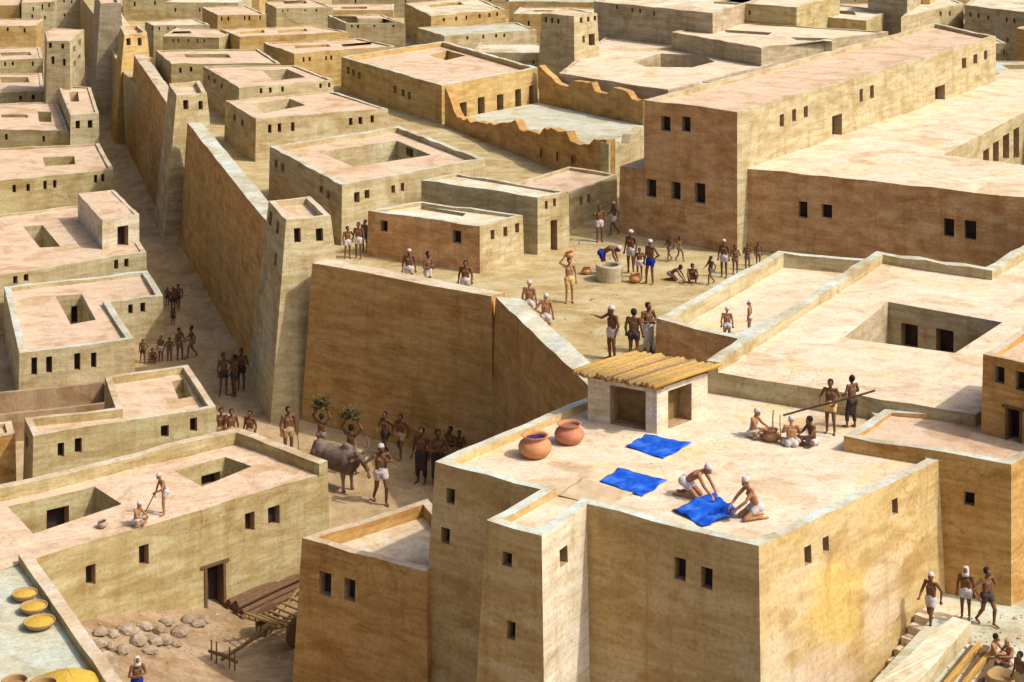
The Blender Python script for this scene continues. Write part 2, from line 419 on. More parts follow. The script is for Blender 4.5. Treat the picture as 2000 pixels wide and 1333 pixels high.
# right side houses
house('terrace_house', 'brown-fronted house with a strip of terrace beside the bright roof, above the alley',
      [(1648, 852), (1975, 906), (2130, 830), (1728, 797)], 6.8, 2.0, par=(.14, .3), wall='brown', roof='roof', cap='cap', batter=.0,
      wins=[(1893, 975, 22, 26)])
house('corner_house', 'tall brown house at the right edge with a doorway onto the narrow terrace',
      [(1920, 690), (2160, 742), (2240, 690), (2000, 640)], 9.0, 6.0, par=(.2, .25), wall='brown', wins=[(1952, 733, 20, 34), (1992, 745, 20, 36)], doors=[(1980, 832, 34, 74)], batter=.02, frame=.07)
house('courtyard_house', 'broad pale-roofed house with a deep square courtyard and two dark doorways inside',
      [(1380, 724), (1905, 808), (2250, 640), (2120, 420), (1925, 540), (1712, 508)], 7.05, 2.0, par=(.35, .4), edges=[3, 4, 5], wall='cream', court='grey', roof='terr', cap='cap', batter=.02,
      holes=[([(1648, 660), (1735, 590), (1958, 630), (1865, 690)], 2.4, [(1776, 657, 34, 50), (1845, 668, 36, 50)])])
house('enclosure_house', 'narrow roofless strip of walled terrace where two white-capped men stand',
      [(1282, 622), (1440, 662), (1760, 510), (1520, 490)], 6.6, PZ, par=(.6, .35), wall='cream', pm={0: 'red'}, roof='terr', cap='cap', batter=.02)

# ------------------------------------------------------------------ the big two-tier building
gu = dict(wall='red', cap='capw')
U = [P(1258, 195, 11.5), P(1440, 218, 11.5), P(1945, 71, 11.5), P(1825, 45, 11.5)]
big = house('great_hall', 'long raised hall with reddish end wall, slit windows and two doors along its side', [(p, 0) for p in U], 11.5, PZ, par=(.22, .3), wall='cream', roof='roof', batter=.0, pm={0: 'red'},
      wins=[(1300, 242, 20, 30), (1340, 243, 18, 28), (1272, 368, 20, 34), (1320, 373, 20, 36), (1367, 378, 22, 38), (1527, 236, 8, 24), (1551, 226, 8, 24), (1574, 219, 8, 22), (1682, 187, 7, 24), (1703, 180, 8, 24), (1883, 124, 8, 22), (1905, 116, 8, 18), (1925, 108, 6, 18)],
      doors=[(1635, 246, 20, 44), (1836, 184, 18, 33)])
fd = (U[1]-U[0]).normalized(); rd = (U[2]-U[1]).normalized(); back = Vector((-fd.y, fd.x, 0))*.05
LA = U[0]+back; LB = LA.lerp(P(2000, 385, 8.85), 1.75); LA = LA.lerp(P(2000, 385, 8.85), .235); LC = LB+rd*36; LD = LA+rd*36
low = [Vector((p.x, p.y, 8.85)) for p in (LA, LB, LC, LD)]
lowh = house('hall_wing', 'long reddish-brown wing with bright lower roof in front of the raised hall',
      [(p, 0) for p in low], 8.85, PZ, par=None, edges=[], wall='red', court='cream', roof='terr', batter=0, foot=True,
      holes=[([(1842, 303), (2005, 217), (2330, 260), (2230, 352)], 3.4, [(1926, 305, 12, 26), (1945, 298, 12, 40), (1965, 288, 12, 52), (1985, 281, 12, 60), (2006, 270, 12, 60)])],
      wins=[(1568, 410, 17, 32), (1615, 413, 20, 28), (1853, 445, 20, 36), (1895, 450, 22, 36)])
AN0 = U[0]-fd*1.42+back*1.2; AN1 = U[0]+back*1.2-fd*.02
house('hall_annex', 'small low brown annex at the left end of the long reddish hall', [(p, 0) for p in (AN0, AN1, AN1+rd*6, AN0+rd*6)], 8.3, PZ, par=None, edges=[], wall='red', batter=.02)

# ------------------------------------------------------------------ citadel wall and towers
def curtain(label, a, b, z, thick, z0, batter, mat, top='capw', bl=None, br=None):
    """wall with battered outer face on the left of a->b seen from outside, level top"""
    a, b = P(*a, z), P(*b, z); d = (b-a).normalized(); inn = Vector((-d.y, d.x, 0))
    return house('citadel_wall', label, [(a, 0), (b, 0), (b+inn*thick, 0), (a+inn*thick, 0)], z, z0, par=None, edges=[], wall=mat, roof=top, batter=batter, cat='wall', group='stretches of the citadel wall', step=1.6, jit=.05)
curtain('brown citadel wall stretch facing the bull, with three people looking over it', (610, 512), (960, 580), 6.4, .85, -.02, .05, 'brown')
a = P(960, 580, 6.4); b = P(1143, 752, 6.4); dd = (b-a).normalized(); inn = Vector((-dd.y, dd.x, 0)); a = a+inn*.16; b = b+inn*.1
house('citadel_wall', 'slanting citadel wall stretch running from the bastion corner towards the log-roofed hut', [(a+dd*.02, 0), (b+dd*1.2, 0), (b+dd*1.2+inn*.85, 0), (a+inn*.85+dd*.62, 0)], 6.39, -.02, par=None, edges=[], wall='umber', roof='cap', batter=.05, cat='wall', group='stretches of the citadel wall')
curtain('long brown citadel wall stretch between the nearest tower and the second tower', (366, 240), (520, 432), 6.9, .8, -.02, .06, 'brown', 'cap')
curtain('brown citadel wall stretch between the second tower and the orange tower', (262, 107), (325, 200), 6.9, .8, -.02, .06, 'brown', 'capw')
curtain('far dark citadel wall stretch beyond the orange tower', (207, 6), (243, 66), 6.9, .8, -.02, .06, 'grey', 'capw')
def tower(name, label, pts, z, z0, mat, wins, batter=.105, par=(.3, .25), doors=()):
    return house(name, label, pts, z, z0, par=par, wall=mat, batter=batter, wins=wins, doors=doors, cat='tower', group='battered towers')
tower('watchtower', 'nearest sloping cream watchtower with two front windows at the bend of the citadel wall',
      [(525, 393), (559, 430), (646, 421), (606, 382)], 7.95, -.02, 'cream', [(581, 460, 14, 26), (624, 459, 14, 25), (528, 427, 7, 25), (542, 445, 6, 25), (538, 507, 5, 25)])
tower('watchtower', 'second sloping tower along the citadel wall, pale with two windows facing the lower town',
      [(330, 164), (345, 187), (404, 181), (390, 158)], 8.3, -.02, 'cream', [(363, 205, 10, 18), (392, 206, 9, 16)], .1)
tower('watchtower', 'third tower along the citadel wall, ochre orange with two dark windows',
      [(235, 52), (243, 68), (287, 63), (272, 49)], 7.9, -.02, 'yellow', [(251, 82, 9, 14), (273, 82, 8, 14)], .1)
tower('watchtower', 'farthest grey tower of the citadel wall at the top left', [(186, -22), (196, 6), (236, 6), (226, -22)], 9.0, -.02, 'grey', [], .06)

# ------------------------------------------------------------------ houses on the citadel
C = lambda label, pts, z, **k: house('mud_house', label, pts, z, k.pop('z0', PZ), **k)
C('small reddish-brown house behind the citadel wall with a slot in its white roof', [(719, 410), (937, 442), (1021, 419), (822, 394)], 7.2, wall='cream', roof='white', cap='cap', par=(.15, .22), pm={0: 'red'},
  holes=[([(818, 409), (823, 403), (910, 417), (904, 423)], .5)], wins=[(750, 442, 15, 20), (892, 463, 16, 24), (962, 459, 8, 18), (987, 453, 8, 18), (1010, 446, 8, 18)], batter=.02)
C('grey-sided block with a cream end wall, tall dark doorway facing the plaza', [(823, 351), (1050, 385), (1111, 374), (892, 338)], 7.75, wall='cream', roof='white', par=(.12, .22), cap='cap',
  wins=[(1067, 401, 6, 15), (1083, 396, 6, 15)], doors=[(1082, 457, 13, 52)], batter=.01)
C('low cream house in the corner between the grey-sided block and the ruined walls', [(1000, 358), (1113, 379), (1205, 340), (1110, 325)], 6.9, wall='cream', par=(.15, .22), wins=[(1135, 393, 6, 18), (1150, 388, 6, 17)], batter=.01)
C('large house with a wide open roof courtyard, three people standing by its front wall', [(527, 285), (668, 362), (948, 310), (780, 246)], 7.9, wall='cream', par=(.28, .3), cap='cap',
  holes=[([(622, 297), (690, 326), (842, 303), (775, 275)], 2.2, [(800, 298, 14, 16)])],
  wins=[(697, 386, 10, 20), (717, 380, 9, 18), (768, 370, 7, 16), (786, 366, 7, 16), (539, 320, 6, 14), (552, 328, 6, 14), (627, 370, 6, 14), (641, 381, 6, 14)], batter=.02)
C('cream house with two triple rows of slit windows, behind the wide courtyard house', [(440, 196), (500, 232), (758, 212), (648, 178)], 7.6, wall='cream', par=(.1, .2),
  holes=[([(493, 203), (517, 221), (597, 206), (566, 193)], 1.5)], wins=[(527, 252, 7, 17), (546, 250, 7, 17), (572, 248, 7, 17), (685, 238, 7, 15), (704, 236, 7, 15), (727, 233, 7, 15), (458, 230, 5, 12), (473, 240, 5, 12)], batter=.02)
C('pale house with grey flank and small square courtyard, two rows behind the wide courtyard', [(397, 129), (467, 171), (651, 156), (575, 127)], 7.6, wall='cream', par=(.1, .2),
  holes=[([(513, 139), (534, 158), (597, 151), (560, 135)], 1.5)], wins=[(510, 178, 5, 11), (528, 176, 5, 11), (552, 174, 5, 11), (626, 168, 5, 10), (643, 166, 5, 10), (408, 152, 4, 9), (419, 159, 4, 9), (433, 168, 4, 9)], batter=.02)
C('long house with a single slot in its pink roof beside the second tower', [(304, 98), (335, 124), (548, 124), (505, 96)], 7.6, wall='olive', par=(.1, .2),
  holes=[([(360, 106), (363, 113), (452, 113), (445, 106)], 1.0)], wins=[(352, 138, 5, 10), (373, 136, 5, 10)], batter=.02)
C('ochre house with two roof slots and a dark end wall beside the doorway house', [(515, 84), (575, 104), (772, 90), (700, 75)], 7.6, wall='yellow', par=(.1, .2),
  holes=[([(574, 90), (578, 95), (647, 91), (640, 87)], .8), ([(666, 87), (670, 92), (727, 87), (722, 83)], .8)], wins=[(593, 117, 4, 9), (605, 116, 4, 9), (637, 114, 4, 9), (647, 113, 4, 9)], batter=.02)
C('big ochre house with five tall doorways in its right front', [(667, 111), (863, 167), (1050, 132), (866, 80)], 7.6, wall='yellow', par=(.35, .35), cap='cap',
  holes=[([(838, 108), (871, 118), (910, 109), (873, 99)], 1.6)], wins=[(680, 138, 6, 13), (690, 142, 6, 13), (701, 148, 6, 13), (771, 175, 6, 14), (787, 182, 6, 14), (799, 187, 6, 14)],
  doors=[(905, 215, 13, 28), (940, 208, 13, 36), (977, 202, 13, 36), (1012, 192, 11, 34), (1038, 184, 9, 34)], batter=.015)
# ruined house: two ragged walls and an earth floor
def ragged(mb, a, b, prof, thick, z0):
    """a, b at z0; prof = list of (fraction, top z); a slab with a broken top line"""
    d = (b-a); inn = Vector((-d.y, d.x, 0)).normalized()*thick
    rj = random.Random(len(prof)); pr = []
    for (f0, t0), (f1, t1) in zip(prof, prof[1:]):
        m_ = max(1, int((f1-f0)*(b-a).length/.45))
        pr += [(f0+(f1-f0)*q_/m_, t0+(t1-t0)*q_/m_+(rj.uniform(-.13, .08) if q_ else 0)) for q_ in range(m_)]
    prof = pr+[prof[-1]]
    for (f0, t0), (f1, t1) in zip(prof, prof[1:]):
        p, q_ = a.lerp(b, f0), a.lerp(b, f1)
        lo = [p, q_, q_+inn, p+inn]; hi = [Vector((v.x, v.y, t)) for v, t in zip(lo, (t0, t1, t1, t0))]
        mb.face(hi); mb.face([lo[0], lo[1], hi[1], hi[0]]); mb.face([lo[2], lo[3], hi[3], hi[2]])
    for f, t, s in ((prof[0][0], prof[0][1], 0), (prof[-1][0], prof[-1][1], 1)):
        p = a.lerp(b, f); pts = [p, p+inn, Vector((p.x+inn.x, p.y+inn.y, t)), Vector((p.x, p.y, t))]
        mb.face(pts if s else pts[::-1])
sa, sb_ = P(863, 243, PZ), P(1187, 374, PZ)
org = sa.lerp(sb_, .5)
ruin = empty('ruined_house', org, 'roofless ruined house with broken stepped wall tops beside the doorway house', 'ruin')
def topz(a, b, px, py):
    best = min(range(201), key=lambda i: abs((lambda p: 1000+p.x*F/p.y)(a.lerp(b, i/200))-px)); f = best/200; p = a.lerp(b, f)
    return f, H-(py+HOR)*p.y/F
prA = [topz(sa, sb_, x, y) for x, y in [(868, 170), (880, 198), (893, 229), (925, 238), (951, 243), (985, 240), (1006, 234), (1015, 253), (1054, 263), (1063, 250), (1106, 257), (1114, 276), (1150, 283), (1160, 272), (1186, 273)]]
mbA = MB(); ragged(mbA, sa, sb_, prA, .5, PZ)
mbA.build('front_wall', 'umber', ruin, org)
ba, bb = P(1052, 205, PZ), P(1257, 250, PZ)
prB = [topz(ba, bb, x, y) for x, y in [(1053, 128), (1086, 162), (1108, 170), (1120, 158), (1155, 161), (1162, 179), (1185, 184), (1198, 171), (1225, 180), (1234, 194), (1257, 194)]]
mbB = MB(); ragged(mbB, ba, bb, prB, .5, PZ); mbB.build('back_wall', 'umber', ruin, org)
se = P(1253, 340, PZ); mbC = MB(); ragged(mbC, sb_+Vector((.05, -.02, 0)), se, [(0, 7.65), (.3, 7.5), (.36, 7.2), (.6, 7.15), (.66, 7.6), (1, 7.7)], .45, PZ); mbC.build('side_wall', 'cream', ruin, org)
FOOT.append([(sa.x, sa.y), (sb_.x, sb_.y), (bb.x, bb.y), (ba.x, ba.y)])
fl = MB(); fl.face([sa.lerp(sb_, 0)+Vector((0.2, .55, .15)), sb_+Vector((-.1, .55, .15)), se+Vector((-.3, .6, .15)), bb+Vector((0, -.1, .15)), ba+Vector((0, -.1, .15))]); fl.build('floor', 'pale', ruin, org)
for x, y in [(1058, 300), (1090, 306), (1120, 312)]:
    d_ = (sb_-sa).normalized(); nn = Vector((d_.y, -d_.x, 0)); r = ray(x, y); t = (sa-EYE).dot(nn)/r.dot(nn); p = EYE+r*t
    wb = MB(); k = d_*.13; zz = Vector((0, 0, .24))
    f_ = [p-k-zz, p+k-zz, p+k+zz, p-k+zz]; o_ = nn*.03
    i_ = [v+o_ for v in f_]; ok = [p-k*1.35-zz*1.2+o_*0, p+k*1.35-zz*1.2, p+k*1.35+zz*1.2, p-k*1.35+zz*1.2]
    ok2 = [v+nn*.06 for v in ok]
    wb.face(i_, 1)
    for i in range(4):
        j = (i+1) % 4
        wb.face([ok2[i], ok2[j], (f_[j]+nn*.06), (f_[i]+nn*.06)], 0); wb.face([ok[i], ok[j], ok2[j], ok2[i]], 0); wb.face([f_[j]+nn*.06, i_[j], i_[i], f_[i]+nn*.06], 0)
    wb.build('window', ['brown', 'dark'], ruin, org)
# behind: flat roofs and the squat tower
C('pale roof block with a dark oval roof opening in front of the squat tower', [(1092, 143), (1305, 176), (1720, 72), (1560, 60), (1185, 70)], 7.4, wall='grey', roof='terr', par=(.1, .25),
  holes=[([(1236, 121), (1262, 131), (1352, 132), (1396, 121), (1370, 108), (1290, 105)], 1.6)], batter=0)
C('raised pale roof block with two dark roof slots behind the great hall', [(1312, 63), (1487, 93), (1735, 62), (1412, 41)], 8.6, wall='grey', roof='terr', par=(.1, .25),
  holes=[([(1408, 58), (1420, 64), (1500, 69), (1508, 64)], 1.0), ([(1543, 73), (1556, 79), (1625, 81), (1622, 75)], 1.0)], batter=0)
tower('squat_tower', 'squat tapering tower standing on the pale roofs with a small brown door', [(1058, 26), (1121, 31), (1166, 25), (1110, 15)], 10.4, PZ, 'cream',
      [(1066, 39, 5, 10), (1078, 40, 5, 10), (1090, 42, 5, 10), (1135, 40, 5, 10), (1149, 38, 5, 10), (1162, 36, 5, 9), (1140, 77, 5, 14)], .05, (.08, .2), [(1156, 78, 11, 22)])
C('big grey house wall behind the squat tower with three small windows', [(1160, 2), (1392, 26), (1500, -6), (1260, -26)], 10, wall='grey', roof='white', par=(.15, .3), wins=[(1205, 14, 4, 9), (1235, 20, 4, 9), (1250, 22, 4, 9), (1277, 27, 4, 9)], batter=0)
C('olive house with a white roof edge right of the big grey house wall', [(1394, 3), (1556, 14), (1640, -8), (1480, -20)], 10, wall='olive', roof='white', par=(.15, .3), wins=[(1413, 20, 4, 9), (1433, 21, 4, 9), (1464, 25, 4, 9)], batter=0)
C('low olive house with a white roof and one brown slot at the top right', [(1568, 28), (1692, 41), (1740, 20), (1610, 6)], 8.6, wall='olive', roof='white', par=(.1, .25), holes=[([(1610, 19), (1618, 25), (1672, 30), (1668, 23)], .8)], batter=0)
C('tall grey block beside the white-roofed house at the top right', [(1695, -25), (1772, -18), (1800, -35), (1720, -40)], 10.5, wall='grey', par=(.1, .25), batter=0)
C('yellow house with two windows behind the far end of the great hall', [(1773, -14), (1816, -12), (1840, -30), (1790, -32)], 9.6, wall='yellow', par=(.1, .25), wins=[(1787, 12, 4, 10), (1799, 10, 4, 10)], batter=0)
C('light house with two windows beside the yellow house at the top right', [(1760, 34), (1815, 22), (1882, 7), (1850, -8), (1790, 5)], 8.8, wall='cream', roof='white', par=(.1, .25), wins=[(1837, 27, 4, 9), (1855, 27, 4, 9)], batter=0)
C('grey house at the top right corner with a row of small windows', [(1884, 10), (2080, 34), (2120, 0), (1920, -18)], 9.2, wall='grey', roof='white', par=(.12, .3), wins=[(1895, 29, 4, 9), (1911, 31, 4, 9), (1930, 35, 4, 9), (1966, 39, 4, 9), (1981, 41, 4, 9), (1968, 78, 4, 9), (1965, 104, 4, 9)], batter=0)
C('brown house at the right edge below the grey corner house', [(1985, 56), (2080, 66), (2130, 50), (2030, 40)], 9.0, wall='brown', par=(.1, .25), batter=0)
C('yellow-fronted house with a white roof slot and six windows near the top middle', [(790, 6), (842, 31), (987, 19), (930, -6)], 8.0, wall='yellow', roof='white', par=(.08, .25), holes=[([(833, 10), (842, 15), (906, 9), (898, 4)], .8)],
  wins=[(867, 39, 4, 8), (891, 37, 4, 8), (911, 35, 4, 8), (937, 32, 4, 8), (956, 30, 4, 8), (971, 28, 4, 8)], batter=0)
C('ochre house with two roof slots and grey end wall above the pale slot-roofed house', [(430, 57), (468, 72), (680, 62), (612, 50)], 7.7, wall='yellow', par=(.08, .2), holes=[([(466, 63), (470, 67), (518, 64), (514, 58)], .7), ([(540, 60), (546, 65), (602, 61), (596, 56)], .7)], batter=0)
C('cream house with four windows in front of the yellow-fronted house', [(640, 30), (675, 45), (792, 46), (745, 28)], 7.8, wall='cream', par=(.08, .2), holes=[([(695, 32), (700, 37), (748, 36), (742, 30)], .7)], wins=[(687, 51, 4, 7), (699, 52, 4, 7), (731, 50, 4, 7), (768, 50, 4, 7)], batter=0)
C('cream house with a brown roof slot at the top, left of the middle', [(518, 4), (540, 16), (650, 14), (602, -4)], 8.0, wall='cream', par=(.08, .2), holes=[([(552, 3), (556, 8), (600, 7), (596, 1)], .7)], wins=[(552, 20, 3, 7), (562, 19, 3, 7), (596, 19, 3, 7), (618, 20, 3, 7)], batter=0)
C('long low grey-roofed house with four windows left of the squat tower', [(868, 70), (1048, 58), (1010, 44), (815, 54)], 7.4, wall='cream', roof='pale', par=(.08, .2), wins=[(913, 74, 4, 8), (944, 72, 4, 8), (969, 70, 4, 8), (985, 69, 4, 8)], batter=0)
C('long olive house with a row of windows at the top left of the citadel', [(318, 70), (428, 74), (470, 58), (345, 54)], 7.6, wall='olive', par=(.08, .2), holes=[([(330, 62), (333, 66), (374, 66), (372, 61)], .6)], wins=[(338, 80, 3, 7), (348, 80, 3, 7), (368, 80, 3, 7), (385, 80, 3, 7), (399, 80, 3, 7)], batter=0)
C('ochre house at the top with six slit windows, right of the orange tower', [(395, 14), (425, 30), (520, 28), (480, 10)], 8.2, wall='yellow', par=(.08, .2), wins=[(433, 37, 3, 8), (446, 37, 3, 8), (478, 36, 3, 8), (487, 36, 3, 8), (508, 35, 3, 8)], batter=0)
C('cream house with a notched white roof just right of the orange tower', [(283, 42), (300, 50), (410, 48), (380, 36)], 7.7, wall='cream', roof='white', par=(.08, .2), wins=[(298, 56, 3, 7), (311, 56, 3, 7), (328, 55, 3, 7), (342, 55, 3, 7)], batter=0)

# ------------------------------------------------------------------ lower town, left of the wall
L = lambda label, pts, z, **k: house('mud_house', label, pts, z, k.pop('z0', -.02), **k)
L('L-shaped house with a shaded lane in its corner and a blue-rimmed roof hatch', [(48, 815), (65, 850), (422, 795), (367, 711), (205, 735), (226, 797)], 3.0, wall='olive', par=(.3, .24), cap='capw',
  holes=[([(335, 745), (349, 780), (375, 775), (358, 741)], .5)], wins=[(119, 879, 13, 28), (153, 871, 13, 30), (322, 843, 15, 24), (378, 830, 15, 25), (52, 862, 6, 26)], batter=.02)
L('added dark brown walled yard standing in for the shaded lane at the left edge', [(-90, 775), (-90, 822), (228, 786), (212, 744)], 1.1, wall='yard', roof='yard', par=(.85, .22), cap='yard', batter=.0, jit=.02)  # added yard; its dark earth colour stands in for shadow in the lane
L('brown house front at the left edge beside the L-shaped house', [(-90, 838), (-70, 862), (30, 848), (22, 822)], 2.4, wall='brown', par=(.15, .25), batter=.02)
L('house with a notched corner, square courtyard and four tall front windows', [(8, 560), (38, 690), (262, 662), (215, 590), (318, 577), (288, 528)], 2.2, wall='cream', par=(.2, .3), cap='cap',
  holes=[([(108, 578), (138, 634), (187, 625), (160, 575)], 1.4, [(145, 610, 12, 24)])], wins=[(67, 716, 11, 34), (96, 713, 11, 32), (151, 707, 12, 32), (183, 704, 11, 30), (255, 604, 9, 18), (279, 601, 9, 18)], batter=.02)
L('wide house with a box-shaped room on its roof and a slanted blue-edged courtyard', [(-90, 430), (-60, 548), (286, 492), (222, 392)], 2.6, wall='cream', par=(.1, .25),
  holes=[([(45, 443), (78, 484), (118, 482), (83, 440)], 1.3)], wins=[(30, 545, 9, 20), (51, 541, 9, 18), (227, 517, 8, 18), (247, 514, 8, 16)], batter=.02)
house('roof_room', 'box-shaped white room with a brown doorway standing on the wide house roof', [(152, 377), (200, 430), (272, 419), (222, 370)], 4.0, 2.45, par=(.06, .2), wall='white', doors=[(240, 459, 22, 36)], batter=.0, cap='capw')
L('house with a shallow courtyard and six small windows, behind the box-roomed house', [(-60, 292), (-40, 358), (222, 331), (194, 280)], 3.0, wall='olive', par=(.12, .25),
  holes=[([(83, 308), (88, 325), (147, 321), (145, 305)], 1.2)], wins=[(28, 369, 7, 15), (55, 367, 7, 15), (88, 362, 7, 16), (107, 360, 7, 16), (187, 350, 7, 16), (201, 348, 7, 16)], batter=.02)
L('house with a dark square roof hatch beside the small white upper room', [(-60, 205), (-40, 252), (135, 256), (112, 198)], 3.0, wall='olive', par=(.1, .25), holes=[([(74, 218), (76, 238), (101, 239), (100, 219)], 1.2), ([(2, 224), (3, 230), (55, 230), (53, 224)], .8)],
  wins=[(12, 268, 6, 12), (85, 272, 6, 12)], batter=.02)
house('mud_house', 'small blue-shadowed house with two round-headed windows and a square roof hole', [(114, 167), (138, 226), (193, 221), (177, 170)], 4.1, -.02, par=(.12, .22), wall='cream', wins=[(152, 244, 9, 15), (176, 243, 9, 15)], holes=[([(135, 180), (138, 199), (155, 199), (152, 179)], .8)], batter=.02)
tower('tower_house', 'pale tower-like house with eight dark windows in the upper left', [(88, 62), (92, 79), (136, 80), (164, 57), (105, 55)], 7.6, -.02, 'cream', [(98, 89, 7, 10), (122, 91, 6, 10), (103, 118, 7, 16), (125, 122, 6, 14), (145, 97, 5, 12), (156, 84, 5, 12), (146, 125, 5, 12), (155, 112, 5, 10)], .02, (.06, .2))
L('low house with a pink roof and long brown slot left of the tower-like house', [(-40, 120), (84, 114), (78, 92), (-40, 94)], 3.0, wall='olive', par=(.08, .25), holes=[([(0, 103), (2, 109), (62, 108), (58, 102)], .8)], wins=[(10, 125, 4, 9), (25, 124, 4, 9), (64, 125, 4, 9)], batter=.02)
L('low white-roofed house with a brown slot, below the pink-roofed house at the left edge', [(-40, 182), (86, 178), (82, 143), (-40, 145)], 3.0, wall='olive', par=(.08, .25), holes=[([(0, 151), (2, 162), (58, 161), (54, 151)], .8)], wins=[(40, 192, 5, 10), (65, 190, 5, 10)], batter=.02)
L('ochre house with two small windows at the upper left edge', [(-40, 52), (70, 50), (84, 38), (-40, 36)], 4.2, wall='yellow', par=(.08, .25), wins=[(15, 57, 4, 8), (48, 60, 4, 8)], batter=.02)
L('brown and cream house at the top left corner with a dark patch', [(-40, 10), (38, 10), (45, -6), (-40, -8)], 4.8, wall='yellow', par=(.08, .25), batter=.02)
L('tall cream house with narrow windows at the top left', [(42, 5), (107, 3), (112, -14), (50, -14)], 5.4, wall='cream', par=(.08, .25), wins=[(65, 18, 3, 8), (83, 14, 3, 10), (96, 10, 3, 8), (63, 32, 3, 7), (88, 35, 3, 7)], batter=.0)
L('tall grey-brown house face between the tower-like house and the far wall', [(108, -4), (187, -6), (190, -20), (112, -20)], 5.0, wall='grey', par=(.08, .25), wins=[(125, 3, 3, 6), (140, 4, 3, 6), (162, 4, 3, 6), (126, 30, 3, 6), (160, 30, 3, 6)], batter=.0)

# ------------------------------------------------------------------ houses filling the far quarters
def inside(pt, poly):
    x, y = pt; c = False
    for i in range(len(poly)):
        (x1, y1), (x2, y2) = poly[i-1], poly[i]
        if (y1 > y) != (y2 > y) and x < (x2-x1)*(y-y1)/(y2-y1)+x1: c = not c
    return c
def clash(cp, pads):
    pts = [Vector(a).lerp(Vector(b), t) for a, b in zip(cp, cp[1:]+cp[:1]) for t in (0, .25, .5, .75)]
    pts.append(sum((Vector(a) for a in cp), Vector((0, 0)))/4)
    for f in pads:
        if any(inside(p, f) for p in pts): return True
        if any(inside(p, cp) for p in f): return True
    return False
def wall_x(y): return -18.5-.318*(y-105)
def fill_far(seed, tries, yr, ok, z0, label, group, mats, rz):
    rnd = random.Random(seed); k = 0
    for _ in range(tries):
        cy = rnd.uniform(*yr); sx = rnd.uniform(-60, 2060); cx = (sx-1000)*cy/F
        w, dpt = rnd.uniform(5, 9.5), rnd.uniform(4, 7); a = rz+rnd.uniform(-.1, .1); z = z0+rnd.uniform(1.6, 2.9)
        if not ok(cx, cy, w): continue
        sy = (H-z)*F/cy-HOR
        if sy < -35: continue
        ca, sa_ = math.cos(a), math.sin(a)
        quad = lambda g_: [(cx+ca*u-sa_*v, cy+sa_*u+ca*v) for u, v in ((-w/2-g_, -dpt/2-g_), (w/2+g_, -dpt/2-g_), (w/2+g_, dpt/2+g_), (-w/2-g_, dpt/2+g_))]
        if clash(quad(.5), FOOT): continue
        pts = [(Vector((u, v, z)), 0) for u, v in quad(0)]
        c = Vector((cx, cy)); e = Vector((ca, sa_)); g = Vector((-sa_, ca)); hl, wn = [], []
        nw = rnd.randint(2, 5); o_ = rnd.uniform(-.1, .1)
        for q_ in range(nw):
            if rnd.random() < .2: continue
            u = w*((q_+.5)/nw-.5+o_); p = c+e*u-g*dpt/2; zz = z-rnd.uniform(.65, .9)
            wn.append((1000+p.x*F/p.y, F*(H-zz)/p.y-HOR, rnd.uniform(2.6, 4), rnd.uniform(6, 10)))
        zf = z-.08
        if rnd.random() < .75:
            u0, v0, hu, hv = rnd.uniform(-.12, .12)*w, rnd.uniform(-.05, .1)*dpt, rnd.uniform(.14, .26)*w, rnd.uniform(.1, .2)*dpt
            hl.append(([(1000+p.x*F/p.y, F*(H-zf)/p.y-HOR) for p in [c+e*(u0+s*hu)+g*(v0+t*hv) for s, t in ((-1, -1), (1, -1), (1, 1), (-1, 1))]], 1.0))
        house('mud_house', label, pts, z, z0-.02, par=(.08, .2), cap='cap', wall=rnd.choice(mats), roof=rnd.choice(['roof', 'roof', 'white', 'pale']), holes=hl, wins=wn, batter=.0, group=group, step=2)
        k += 1
    return k
n1 = fill_far(3, 900, (112, 185), lambda x, y, w: x-w/2 > wall_x(y)+2, PZ, 'flat-roofed mud house among the far rooftops of the citadel', 'far citadel houses', ['cream', 'yellow', 'olive', 'cream'], -.03)
n2 = fill_far(5, 700, (100, 210), lambda x, y, w: x+w/2 < wall_x(y)-6, 0.0, 'flat-roofed mud house among the far rooftops of the lower town', 'far lower town houses', ['cream', 'yellow', 'olive'], .03)
print('far houses', n1, n2, 'WARN', WARN)
# ------------------------------------------------------------------ people: one continuous body per pose
def rings(bm, p, q, r1, r2, n=10):
    p, q = Vector(p), Vector(q); d = q-p
    d = d.normalized() if d.length > 1e-5 else Vector((0, 0, 1))
    u = d.orthogonal().normalized(); w = d.cross(u); prof = []
    for a in (-80, -50, -20): prof.append((p+d*math.sin(math.radians(a))*r1, math.cos(math.radians(a))*r1))
    for a in (20, 50, 80): prof.append((q+d*math.sin(math.radians(a))*r2, math.cos(math.radians(a))*r2))
    rs = [[bm.verts.new(c+(u*math.cos(2*math.pi*k/n)+w*math.sin(2*math.pi*k/n))*r) for k in range(n)] for c, r in prof]
    for a, b in zip(rs, rs[1:]):
        for k in range(n): bm.faces.new((a[k], a[(k+1) % n], b[(k+1) % n], b[k]))
    bm.faces.new(rs[0][::-1]); bm.faces.new(rs[-1])
def ball(bm, c, r, rot=None, n=14):
    m = Matrix.Translation(Vector(c)) @ (rot.to_4x4() if rot else Matrix()) @ Matrix.Diagonal((*r, 1))
    bmesh.ops.create_uvsphere(bm, u_segments=n, v_segments=9, radius=1, matrix=m)
